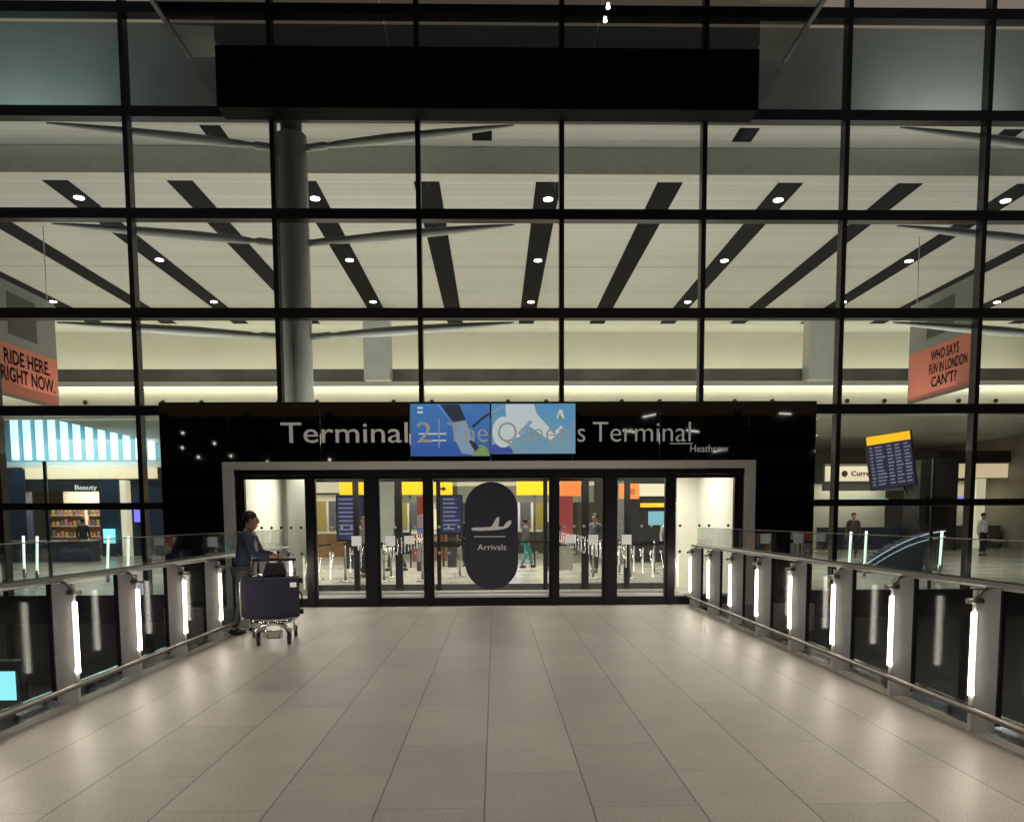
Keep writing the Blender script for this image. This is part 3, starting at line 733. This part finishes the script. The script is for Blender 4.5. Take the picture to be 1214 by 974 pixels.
B('pillar', M['cream_lit'], s2, 24.3, 24.75, 38.9, 39.3, 0, 3.5)
B('back_wall', M['cream'], s2, 22.4, 25.9, 41, 41.1, 0, 3.5)
B('purple_strip', M['purple_lit'], s2, 23.0, 24.1, 39.0, 39.08, 2.3, 2.6)
B('counter', M['midgrey'], s2, 22.5, 25.8, 39.2, 39.9, 0, 1.15)
area('cafe_light', (24, 40, 3.4), 2, 1.4, 30, (1, .9, .7))
ed = thing('added_curved_desk', 'navy curved desk added inside the right window to carry two pale blue reflected arcs', 'desk', (11.7, 22, 0))
a_ = [(10.6+2.8*t, 22+.9*math.sin(t*1.6), .25+.95*math.sin(t*1.35)) for t in [i/14 for i in range(15)]]
dk = MB(); 
for p, q in zip(a_, a_[1:]): dk.box(p[0], q[0]+.001, p[1]+.05, p[1]+.5, 0, (p[2]+q[2])/2)
dk.build('added_desk_body', M['navy'], ed)
for o_ in (0, -.17): MB().tube([(x, y-.03, max(.05, z+o_)) for x, y, z in a_], .018, 8).build('reflected_arc', M['dim_line'], ed)  # glowing tubes put in for pale arcs reflected in the glass

# ================================================================== THROUGH THE DOORS
def hanging_sign(x0, x1, y, z0, z1, m_, label, sym=None, arrow=True):
    t = thing('hanging_sign', label, 'sign', ((x0+x1)/2, y, z0), 'lit wayfinding signs in the hall')
    B('light_box', m_, t, x0, x1, y, y+.12, z0, z1, bev=.01)
    MB().tube([((x0+x1)/2, y+.06, 0), ((x0+x1)/2, y+.06, z0)], .03, 8).build('pole', M['dark'], t)
    if sym == 'arrow':
        c = (x0+x1)/2; h = (z0+z1)/2
        MB().poly([(c-.12, h-.03), (c, h-.03), (c, h-.09), (c+.13, h), (c, h+.09), (c, h+.03), (c-.12, h+.03)], y-.006, .004).build('arrow_symbol', M['black'], t)
    if sym == 'ring':
        c = (x0+x1)/2+.1; h = (z0+z1)/2
        q = MB(); q.tube([(c+.07*math.cos(2*math.pi*i/12), y-.01, h+.07*math.sin(2*math.pi*i/12)) for i in range(13)], .012, 6); q.build('ring_symbol', M['ink'], t)
    return t
hanging_sign(-5.15, -4.35, 26, 2.42, 2.85, M['yellow'], 'yellow sign seen through the second door from the left')
hanging_sign(-3.35, -2.32, 26, 2.42, 2.85, M['yellow'], 'widest yellow sign, seen left of the centre door')
hanging_sign(-2.1, -1.45, 26.6, 2.42, 2.85, M['yellow'], 'yellow sign with an arrow, at the left of the centre door', 'arrow')
hanging_sign(.75, 2.0, 27, 2.42, 2.95, M['yellow'], 'yellow sign at the top right of the centre door, beside the pill emblem')
hanging_sign(2.1, 2.75, 25, 2.32, 2.85, M['orange'], 'plain orange sign over the red poster right of the centre door')
hanging_sign(4.15, 4.82, 26, 2.25, 2.75, M['orange'], 'orange sign with a ring, second door from the right', 'ring')
def info_totem(x, y, w_, z0, z1, label):
    t = thing('information_totem', label, 'information screen', (x, y, 0), 'flight screens in the hall')
    B('casing', M['black'], t, x-w_/2-.04, x+w_/2+.04, y, y+.12, z0-.05, z1+.05)
    B('stand', M['dark'], t, x-.15, x+.15, y+.02, y+.1, 0, z0-.05)
    sc = B('screen', flat('totem_screen', (.03, .035, .09), 1), t, x-w_/2, x+w_/2, y-.01, y-.001, z0, z1)
    z = z1-.12
    while z > z0+.05:
        B('text_row', M['board_text'], sc, x-w_/2+.05, x+w_/2-.05-random.uniform(0, .3)*w_, y-.016, y-.011, z, z+.05); z -= .14
    return t
info_totem(-4.75, 25.6, .82, .95, 2.36, 'navy flight screen below the yellow sign in the second door from the left')
info_totem(-1.45, 26.0, .66, 1.15, 2.36, 'navy flight screen at the left of the centre door')
rp = thing('poster_stand', 'red and pink poster stand seen right of the centre door', 'poster stand', (2.3, 24.2, 0))
B('red_poster', flat('poster_red', (.55, .10, .09), .6), rp, 1.98, 2.42, 24.2, 24.28, .8, 2.3)
B('base', M['cream'], rp, 1.98, 2.42, 24.18, 24.32, 0, .79)
rp2 = thing('poster_stand', 'narrow multicoloured poster strip at the right of the third door from the left', 'poster stand', (-2.35, 24.2, 0))
for i, (c, z0, z1) in enumerate([((.5, .12, .07), 1.75, 2.3), ((.55, .4, .35), 1.35, 1.74), ((.2, .25, .55), 1.12, 1.34), ((.6, .13, .05), .8, 1.11), ((.5, .3, .35), .3, .79)]):
    B('poster_band', flat('strip_col', c, .5), rp2, -2.42, -2.18, 24.2, 24.26, z0, z1)
B('base', M['dark'], rp2, -2.45, -2.15, 24.18, 24.3, 0, .29)
bs = thing('reception_desk', 'reception desk with an orange front and a bright screen behind the centre door', 'desk', (-1.6, 30, 0))
B('desk', flat('desk_orange', (.55, .2, .08), .3), bs, -3.2, -1.9, 30, 30.6, 0, 1.05)
B('top', M['white'], bs, -3.25, -1.85, 29.95, 30.65, 1.052, 1.1)
B('lamp_panel', M['cream_lit'], bs, -2.7, -2.0, 31.0, 31.05, 1.2, 2.0)
tu = thing('ticket_unit', 'dark ticket counter with a pale blue screen and a yellow strip near the right doors', 'counter', (6.0, 28, 0))
B('unit', M['dark'], tu, 4.7, 7.2, 28.4, 29, 0, 2.9); B('blue_screen', flat('pale_screen', (.3, .65, .75), .9), tu, 5.6, 6.6, 28.36, 28.39, 1.35, 1.85)
B('yellow_strip', M['yellow'], tu, 5.3, 6.6, 28.34, 28.39, 2.0, 2.15); B('cream_panel', M['cream_lit'], tu, 5.2, 6.4, 28.36, 28.39, 2.4, 2.85)
pk = thing('pink_panel', 'pink poster board seen through the rightmost door', 'poster board', (6.5, 25, 0))
B('poster', flat('poster_pink', (.7, .28, .33), .7), pk, 6.0, 6.55, 25, 25.08, 1.2, 2.5); B('post', M['dark'], pk, 6.2, 6.35, 25.02, 25.07, 0, 1.2)
yf = thing('back_fascia', 'long white lit fascia across the back of the hall behind the doors', 'fascia', (0, 33, 2.4))
B('lit_strip', M['cream_lit'], yf, -4, 4.2, 33, 33.1, 3.0, 3.15); B('panel', M['lightgrey'], yf, -4, 4.2, 33.12, 33.3, 2.3, 3.4)

# queue barriers
def barrier_post():
    t = thing('queue_post', 'steel queue barrier post with a black belt', 'barrier post', (0, 0, 0), 'queue barrier posts inside the hall')
    MB().tube([(0, 0, 0), (0, 0, .02), (0, 0, .03)], [.16, .16, .04], 16).build('base', M['steel'], t)
    MB().tube([(0, 0, .03), (0, 0, .96)], .032, 12).build('pole', M['steel'], t)
    MB().tube([(0, 0, .961), (0, 0, 1.0)], .042, 12).build('cap', M['black'], t)
    B('belt', M['black'], t, .045, .98, -.004, .004, .88, .94)
    return t
proto = barrier_post(); first = True
spots = [(x, y, a) for y in (20.2, 21.6, 23.1) for a in (0,) for x in (-3.9, -2.9, -1.9)] + \
        [(x, y, 0) for y in (20.6, 22.4) for x in (1.6, 2.6, 3.6, 4.6)] + [(-1.0, 21.8, 30), (.6, 23.5, -20), (5.2, 21.4, 60), (-4.8, 21.0, 80)]
nm = ['left group', 'right group']
for i, (x, y, a) in enumerate(spots):
    o = proto if i == 0 else copy_tree(proto)
    o.location = (x, y, 0); o.rotation_euler = (0, 0, R(a))
    side = 'left' if x < -.5 else 'right'
    o['label'] = 'steel queue barrier post with a black belt, %s of the pill emblem behind the doors' % side
    o['group'] = 'queue posts %s of the pill emblem' % side

# lower level display screen, seen low through the left railing
ls = thing('bus_display_screen', 'cyan lit display screen low outside the left railing', 'display', (-9.3, 12.3, -1.4))
B('casing', M['dark'], ls, -10.6, -7.55, 12.3, 12.5, -1.35, -.6)
B('screen', M['cyan_screen'], ls, -10.4, -7.62, 12.28, 12.295, -1.22, -.76)
MB().tube([(-9.2, 12.4, -6.5), (-9.2, 12.4, -1.35)], .08, 10).build('post', M['dark'], ls)

# ================================================================== PEOPLE
def skin_mesh(name, verts, edges, radii, m_, parent, sub=2, root=0):
    me = bpy.data.meshes.new(name); me.from_pydata([Vector(v) for v in verts], edges, [])
    o = bpy.data.objects.new(name, me); C.objects.link(o)
    sk = o.modifiers.new('s', 'SKIN'); sk.use_smooth_shade = True
    lay = me.skin_vertices[0] if me.skin_vertices else None
    if lay is None:
        bm = bmesh.new(); bm.from_mesh(me); bm.verts.layers.skin.verify(); bm.to_mesh(me); bm.free(); lay = me.skin_vertices[0]
    for i, r in enumerate(radii):
        lay.data[i].radius = r if isinstance(r, tuple) else (r, r)
        lay.data[i].use_root = (i == root)
    sb = o.modifiers.new('b', 'SUBSURF'); sb.levels = sub; sb.render_levels = sub
    bpy.context.view_layer.update()
    nm_ = bpy.data.meshes.new_from_object(o.evaluated_get(bpy.context.evaluated_depsgraph_get()))
    bpy.data.objects.remove(o); bpy.data.meshes.remove(me)
    nm_.name = name; nm_.materials.clear(); nm_.materials.append(m_)
    for p in nm_.polygons: p.use_smooth = True
    q = bpy.data.objects.new(name, nm_); C.objects.link(q); q.parent = parent
    return q
def person(label, loc, rz, h=1.74, lean=.0, armL=None, armR=None, legs=(.0, .0), jacket=None, trousers=None, hair=None, skin=None, fingers=False, group=None, lowdetail=False, headdrop=0):
    """faces local +Y. arms are (elbow, hand) offsets from the shoulder; legs are foot offsets along y"""
    k = h/1.74
    t = thing('person', label, 'person', (0, 0, 0), group); t.location = loc; t.rotation_euler = (0, 0, R(rz))
    sc = lambda v: tuple(c*k for c in v)
    hip = Vector((0, 0, .93)); ch = Vector((0, lean*.5, 1.22)); nk = Vector((0, lean*.95, 1.47)); 
    hd = nk+Vector((0, .03+headdrop*.5, .10-headdrop*.3)); ht = nk+Vector((0, .02+headdrop, .22-headdrop*.5))
    V = []; E = []; Rr = []
    def v(p, r, link=None):
        V.append(sc(p)); Rr.append(tuple(c*k for c in r) if isinstance(r, tuple) else r*k)
        if link is not None: E.append((link, len(V)-1))
        return len(V)-1
    h0 = v(hip, (.125, .09)); w0 = v(hip.lerp(ch, .5), (.135, .10), h0); c0 = v(ch, (.165, .12), w0)
    s0 = v(nk-Vector((0, .01, .06)), (.10, .085), c0); n0 = v(nk, .055, s0); j0 = v(hd+Vector((0, -.01, -.03)), (.068, .075), n0)
    e0 = v(hd+Vector((0, -.005, .05)), (.078, .092), j0); t0 = v(ht, (.066, .078), e0)
    v(hd+Vector((0, .102, .012)), .013, e0); v(hd+Vector((0, .055, -.062)), .034, j0)
    J = {'c': c0}
    arms = {}
    for sx, ad_ in ((-1, armL), (1, armR)):
        sh_ = nk+Vector((sx*.185, -.005, -.085))
        el, ha = ad_ if ad_ else ((sx*.05, -.03, -.30), (sx*.05, .05, -.54))
        el = sh_+Vector(el); ha = sh_+Vector(ha); wr = el.lerp(ha, .82)
        a = v(sh_, .056, c0 if False else s0); b = v(el, .042, a); c_ = v(wr, .027, b)
        arms[sx] = (sh_, el, wr, ha)
        d = (ha-wr).normalized(); side = d.cross(Vector((0, 0, 1))).normalized()
        palm = v(wr+d*.05, (.036, .020), c_)
        if fingers:
            for q, ln in ((-.026, .055), (-.009, .068), (.009, .064), (.025, .05)):
                a1 = v(wr+d*.09+side*q, .010, palm); a2 = v(wr+d*(.09+ln*.6)+side*q+Vector((0, 0, -.012)), .0085, a1)
                v(wr+d*(.09+ln*.8)+side*q*1.05+Vector((0, 0, -.038)), .007, a2)
            th_ = v(wr+d*.055+side*(-sx*.042), .011, palm); v(wr+d*.085+side*(-sx*.058)+Vector((0, 0, -.01)), .009, th_)
        else:
            v(wr+d*.13+Vector((0, 0, -.01)), .018, palm)
    lg = {}
    for sx, fo in ((-1, legs[0]), (1, legs[1])):
        hp = Vector((sx*.095, 0, .88)); ft = Vector((sx*.10, fo, .07)); kn = hp.lerp(ft, .5)+Vector((0, .05+abs(fo)*.12, 0))
        a = v(hp, .082, h0); b = v(kn, .058, a); cm = v(kn.lerp(ft, .45)+Vector((0, -.02, 0)), .052, b); c_ = v(ft, .036, cm)
        v(ft+Vector((0, .09, -.035)), (.04, .028), c_); lg[sx] = (hp, kn, ft)
    skin_mesh('body', V, E, Rr, skin or M['skin'], t, 2 if fingers else 1)
    # clothes
    V, E, Rr = [], [], []
    h0_ = v(hip+Vector((0, -.01, -.13)), (.165, .125)); h1 = v(hip+Vector((0, 0, -.02)), (.17, .13), h0_); w1 = v(hip.lerp(ch, .5), (.165, .13), h1); c1 = v(ch, (.185, .14), w1); s1 = v(nk-Vector((0, .012, .075)), (.125, .10), c1)
    for sx in (-1, 1):
        sh_, el, wr, ha = arms[sx]
        a = v(sh_, .072, s1); b = v(el, .058, a); v(wr, .042, b)
    skin_mesh('jacket', V, E, Rr, jacket or M['jacket'], t, 2)
    V, E, Rr = [], [], []
    h1 = v(hip+Vector((0, 0, .04)), (.15, .115))
    for sx in (-1, 1):
        hp, kn, ft = lg[sx]
        a = v(hp, .105, h1); b = v(kn, .074, a); v(ft+Vector((0, 0, .03)), .058, b)
    skin_mesh('trousers', V, E, Rr, trousers or M['trousers'], t, 2)
    for sx in (-1, 1):
        ft = lg[sx][2]; q = MB(); q.ball(sc((ft.x, ft.y+.05, .045)), .05*k, .9, 2.5, .95, 14); 
        o = q.build('shoe', M['shoe']); o.parent = t
    c_ = hd+Vector((0, -.02, .075)); q = MB(); q.ball(sc(c_+Vector((0, -.012, .012))), .094*k, .96, 1.04, .98, 20)
    o = q.build('hair', hair or M['hair'], None); o.parent = t
    if fingers:
        for sx in (-1, 1):
            q = MB(); q.ball(sc(hd+Vector((sx*.082, -.005, .035))), .03*k, .35, .7, 1, 10)
            o = q.build('ear', skin or M['skin']); o.parent = t
        for sx in (-1, 1):
            q = MB(); q.ball(sc(hd+Vector((sx*.032, .086, .045))), .010*k, 1, .6, .7, 8)
            o = q.build('eye', M['hair']); o.parent = t
        q = MB(); q.ball(sc(hd+Vector((0, .076, -.035))), .02*k, 1.1, .4, .28, 8)
        o = q.build('mouth', flat('lip', (.25, .08, .07), 0)); o.parent = t
    return t
man = person('person in a navy jacket and pale lanyard holding the handle of a luggage trolley', (-3.55, 10.98, 0), -84, 1.74, lean=.10,
             armL=((-.03, .12, -.25), (.10, .36, -.28)), armR=((.04, .10, -.26), (-.02, .36, -.30)), legs=(.10, -.14), fingers=True, headdrop=.04)
# shirt front and lanyard over the chest (local frame)
q = MB(); q.tube([(0, .10, .86), (0, .125, 1.10), (0, .14, 1.28), (0, .12, 1.43)], [.08, .085, .08, .05], 12); o = q.build('shirt', M['shirt']); o.parent = man
q = MB(); q.tube([(-.07, .11, 1.46), (-.05, .20, 1.36), (0, .235, 1.16), (.05, .20, 1.36), (.07, .11, 1.46)], .010, 6); q.box(-.035, .035, .235, .241, 1.05, 1.16)
o = q.build('lanyard', flat('pink_lanyard', (.6, .3, .4), .0)); o.parent = man

# ------------------------------------------------------------------ trolley and luggage
tr = thing('luggage_trolley', 'chrome airport luggage trolley beside the left railing', 'luggage trolley', (0, 0, 0))
T = Matrix.Translation((-2.95, 10.32, 0)) @ Matrix.Rotation(R(14), 4, 'Z')   # local: front towards -Y
tr.matrix_world = T
def L(mb, name, m_, par=tr):
    o = mb.build(name, m_); o.parent = par; return o
q = MB()
for s in (-1, 1):
    q.tube([(s*.30, .42, .30), (s*.28, .0, .30), (s*.22, -.34, .30), (s*.10, -.44, .30)], .022, 10)
    q.tube([(s*.27, .38, .14), (s*.24, .0, .13), (s*.19, -.34, .14)], .018, 10)
    q.tube([(s*.26, .1, .13), (s*.25, -.1, .30)], .014, 8)
    q.tube([(s*.19, -.34, .14), (s*.08, -.40, .30)], .016, 8)
    q.tube([(s*.29, .40, .30), (s*.29, .42, .60), (s*.27, .50, 1.0), (s*.26, .56, 1.05)], .017, 10)
q.tube([(-.10, -.44, .30), (.10, -.44, .30)], .022, 10)
q.box(-.26, .26, -.30, .36, .322, .334)
for y, x in ((.30, .29), (.1, .275), (-.15, .23)): q.tube([(-x, y, .31), (x, y, .31)], .013, 8)
for z in (.42, .66, .86): q.tube([(-.29, .43+(z-.4)*.12, z), (.29, .43+(z-.4)*.12, z)], .010, 8)
for x in (-.15, 0, .15): q.tube([(x, .42, .32), (x, .45, .66)], .008, 8)
L(q, 'frame', M['chrome'])
q = MB(); q.tube([(-.30, .56, 1.05), (.30, .56, 1.05)], .021, 12); L(q, 'handle', M['rubber'])
q = MB()       # front bumper hoop
q.tube([(-.20, -.36, .10), (-.21, -.42, .19), (-.12, -.46, .27), (0, -.47, .295), (.12, -.46, .27), (.21, -.42, .19), (.20, -.36, .10)], .024, 10)
q.box(-.12, .12, -.455, -.425, .10, .20, bev=.01)
q.tube([(-.11, -.44, .28), (-.07, -.47, .10), (.07, -.47, .10), (.11, -.44, .28)], .012, 8); L(q, 'bumper', M['chrome'])
for x, y in ((-.19, -.36), (.19, -.36), (-.27, .36), (.27, .36)):
    q = MB(); q.tube([(x-.022, y, .072), (x+.022, y, .072)], .072, 20); wh = L(q, 'wheel', M['rubber'])
    q = MB(); q.tube([(x-.026, y, .072), (x+.026, y, .072)], .04, 16); q.box(x-.034, x-.028, y-.025, y+.025, .06, .30); q.box(x+.028, x+.034, y-.025, y+.025, .06, .30)
    L(q, 'hub', M['chrome'], wh)
sc_ = thing('suitcase', 'large navy blue suitcase lying across the luggage trolley', 'suitcase', (0, 0, 0)); sc_.matrix_world = T
q = MB(); q.box(-.37, .33, -.36, -.02, .345, .87, bev=.035); L(q, 'shell', M['suitcase'], sc_)
q = MB(); q.box(-.374, .334, -.20, -.188, .341, .874, bev=.004); L(q, 'zip', M['bag'], sc_)
q = MB(); q.tube([(.33, -.30, .46), (.365, -.30, .50), (.365, -.30, .64), (.33, -.30, .68)], .012, 8); L(q, 'grip', M['bag'], sc_)
q = MB(); q.tube([(-.372, -.30, .34), (-.395, -.30, .34), (-.395, -.30, .82), (-.372, -.30, .82)], .009, 8); L(q, 'side_bar', M['steel'], sc_)
for z in (.40, .81):
    q = MB(); q.tube([(.332, -.15, z), (.38, -.15, z)], .035, 14); L(q, 'wheel', M['rubber'], sc_)
q = MB()
for x in (-.22, -.02, .18): q.box(x-.012, x+.012, -.364, -.3605, .39, .83, bev=.001)
L(q, 'front_rib', M['suitcase'], sc_)
q = MB(); q.box(.22, .30, -.368, -.361, .74, .80); L(q, 'name_tag', M['paper'], sc_)
q = MB(); q.tube([(-.10, -.36, .872), (-.08, -.30, .90), (.02, -.30, .90), (.04, -.36, .872)], .010, 8); L(q, 'top_grip', M['bag'], sc_)
bg_ = thing('holdall_bag', 'small black holdall bag standing on top of the suitcase', 'bag', (0, 0, 0)); bg_.matrix_world = T
q = MB(); q.box(-.12, .18, -.26, -.06, .874, 1.05, bev=.04)
for vv in q.bm.verts:
    if vv.co.z > .95: vv.co.x = .05+(vv.co.x-.05)*.8
L(q, 'bag_body', M['bag'], bg_)
q = MB(); q.tube([(-.06, -.16, 1.03), (-.03, -.16, 1.10), (.09, -.16, 1.10), (.12, -.16, 1.03)], .010, 8); L(q, 'strap', M['bag'], bg_)

# slim lit posts inside the hall on both sides of the portal
for i, (x, y, dx) in enumerate([(-12.6, 21, .02), (-11.8, 20.2, .05), (-10.3, 20.8, .06), (-9.2, 19.6, .04), (-8.6, 21.2, -.02), (-7.6, 20, .03), (7.3, 20.6, .03), (8.3, 21, -.03), (9.3, 20.2, .03), (10.1, 21, .02), (11.6, 20, .03), (13.2, 21.5, .0)]):
    t = thing('lit_post', 'slim post with a white light tube inside the hall, ' + ('left' if x < 0 else 'right') + ' of the entrance portal', 'lit post', (x, y, 0), 'lit posts %s of the portal' % ('left' if x < 0 else 'right'))
    MB().tube([(x, y, 0), (x, y, .34)], .05, 10).build('foot', M['steel'], t)
    MB().tube([(x, y, .345), (x+dx, y, 1.22)], .032, 10).build('light_tube', M['post_light'], t)

# people in the hall
cl = lambda n, c: mat(n, c, .8)
person('person in dark clothes walking left, seen through the third door from the left', (-3.05, 24.4, 0), 80, 1.72, legs=(.28, -.22), jacket=cl('coat_grey', (.06, .06, .06)), trousers=cl('jeans_dark', (.03, .03, .04)))
person('person in a long dark coat standing at the right side of the centre door', (1.75, 24.0, 0), 175, 1.80, legs=(.0, .05), jacket=cl('coat_dark', (.03, .032, .036)), trousers=cl('trouser_dark', (.02, .02, .025)))
person('person in a teal skirt walking behind the right part of the centre door', (1.0, 25.5, 0), -75, 1.62, legs=(.25, -.2), jacket=cl('top_grey', (.09, .09, .09)), trousers=cl('teal_cloth', (.05, .25, .28)))
person('person in a red top standing inside the leftmost door bay', (-5.6, 22.4, 0), 10, 1.66, jacket=cl('top_red', (.45, .12, .10)), trousers=cl('trouser_light', (.4, .35, .3)))
person('person in a dark top beside the currency exchange counter at the right', (14.4, 31.0, 0), 160, 1.78, jacket=cl('top_brown', (.07, .045, .04)), trousers=cl('trouser_b', (.03, .03, .03)))
person('person in a white shirt by the shop unit at the far right', (20.0, 31.5, 0), 200, 1.75, jacket=cl('shirt_white', (.7, .7, .7)), trousers=cl('trouser_c', (.03, .03, .03)))
person('person in a dark jacket browsing in front of the beauty shop', (-17.8, 34.0, 0), 20, 1.72, jacket=cl('jacket_d', (.04, .05, .06)), trousers=cl('trouser_d', (.05, .05, .07)))
person('person in a pale coat walking towards the camera behind the second door from the left', (-3.7, 21.9, 0), 170, 1.68, legs=(.22, -.18), jacket=cl('coat_pale', (.42, .40, .36)), trousers=cl('trouser_e', (.03, .03, .04)))
person('person in a black suit seen left of the pill emblem', (-.95, 26.5, 0), 185, 1.8, legs=(.15, -.1), jacket=cl('suit_black', (.015, .015, .018)), trousers=cl('trouser_f', (.015, .015, .018)))
person('person in a grey hooded top between the queue posts right of the centre door', (2.95, 23.0, 0), 150, 1.75, legs=(.1, -.15), jacket=cl('top_hood', (.12, .13, .14)), trousers=cl('trouser_g', (.04, .04, .05)))
person('person in a white top standing in the rightmost door bay', (5.35, 24.0, 0), 200, 1.66, jacket=cl('top_white', (.6, .6, .58)), trousers=cl('trouser_h', (.05, .07, .12)))
person('person in a dark coat near the curved desk at the right', (9.0, 27.0, 0), 120, 1.76, legs=(.2, -.15), jacket=cl('coat_k', (.03, .03, .03)), trousers=cl('trouser_k', (.03, .03, .03)))
person('person in a green jacket left of the beauty shop counter', (-12.4, 30.0, 0), 250, 1.7, legs=(.2, -.15), jacket=cl('coat_l', (.05, .10, .08)), trousers=cl('trouser_l', (.03, .03, .03)))
def shop_unit(x0, x1, y, label, fc, stripe, panels):
    t = thing('shop_unit', label, 'shop', ((x0+x1)/2, y, 0))
    B('fascia', fc, t, x0, x1, y, y+.1, 2.75, 3.3)
    B('back_wall', M['cream'], t, x0, x1, y+2.2, y+2.3, 0, 2.74)
    for x in (x0, x1-.25): B('pillar', M['white_panel'], t, x, x+.25, y+.02, y+.4, 0, 2.74)
    B('counter', stripe, t, x0+.5, x1-.6, y+.5, y+.9, 0, 1.0)
    for i, p in enumerate(panels):
        xx = x0+.4+i*(x1-x0-.8)/len(panels)
        B('wall_panel', p, t, xx, xx+(x1-x0-.8)/len(panels)-.12, y+2.15, y+2.19, 1.15, 2.45)
    area('unit_light', ((x0+x1)/2, y+1.1, 2.72), (x1-x0)*.7, 1.2, 55, (1, .93, .8))
shop_unit(-9.5, -5.6, 33.4, 'brightly lit shop unit with pale walls far behind the left doors', M['cream_lit'], M['wood'], pc)
shop_unit(-5.2, -2.5, 36, 'small lit unit with a white fascia behind the third door from the left', M['cream_lit'], M['navy'], pc[1:])
shop_unit(.2, 2.9, 36, 'lit unit with coloured panels behind the right part of the centre door', M['warm_lit'], M['midgrey'], [M['purple_lit'], pc[2], pc[1]])
shop_unit(8.2, 12.5, 35, 'wide lit unit behind the right end of the portal', M['cream_lit'], M['wood'], pc[::-1]+[M['teal_lit']])
shop_unit(-15.0, -10.5, 38, 'lit unit with coloured panels right of the beauty shop', M['warm_lit'], M['navy'], [M['purple_lit']]+pc)
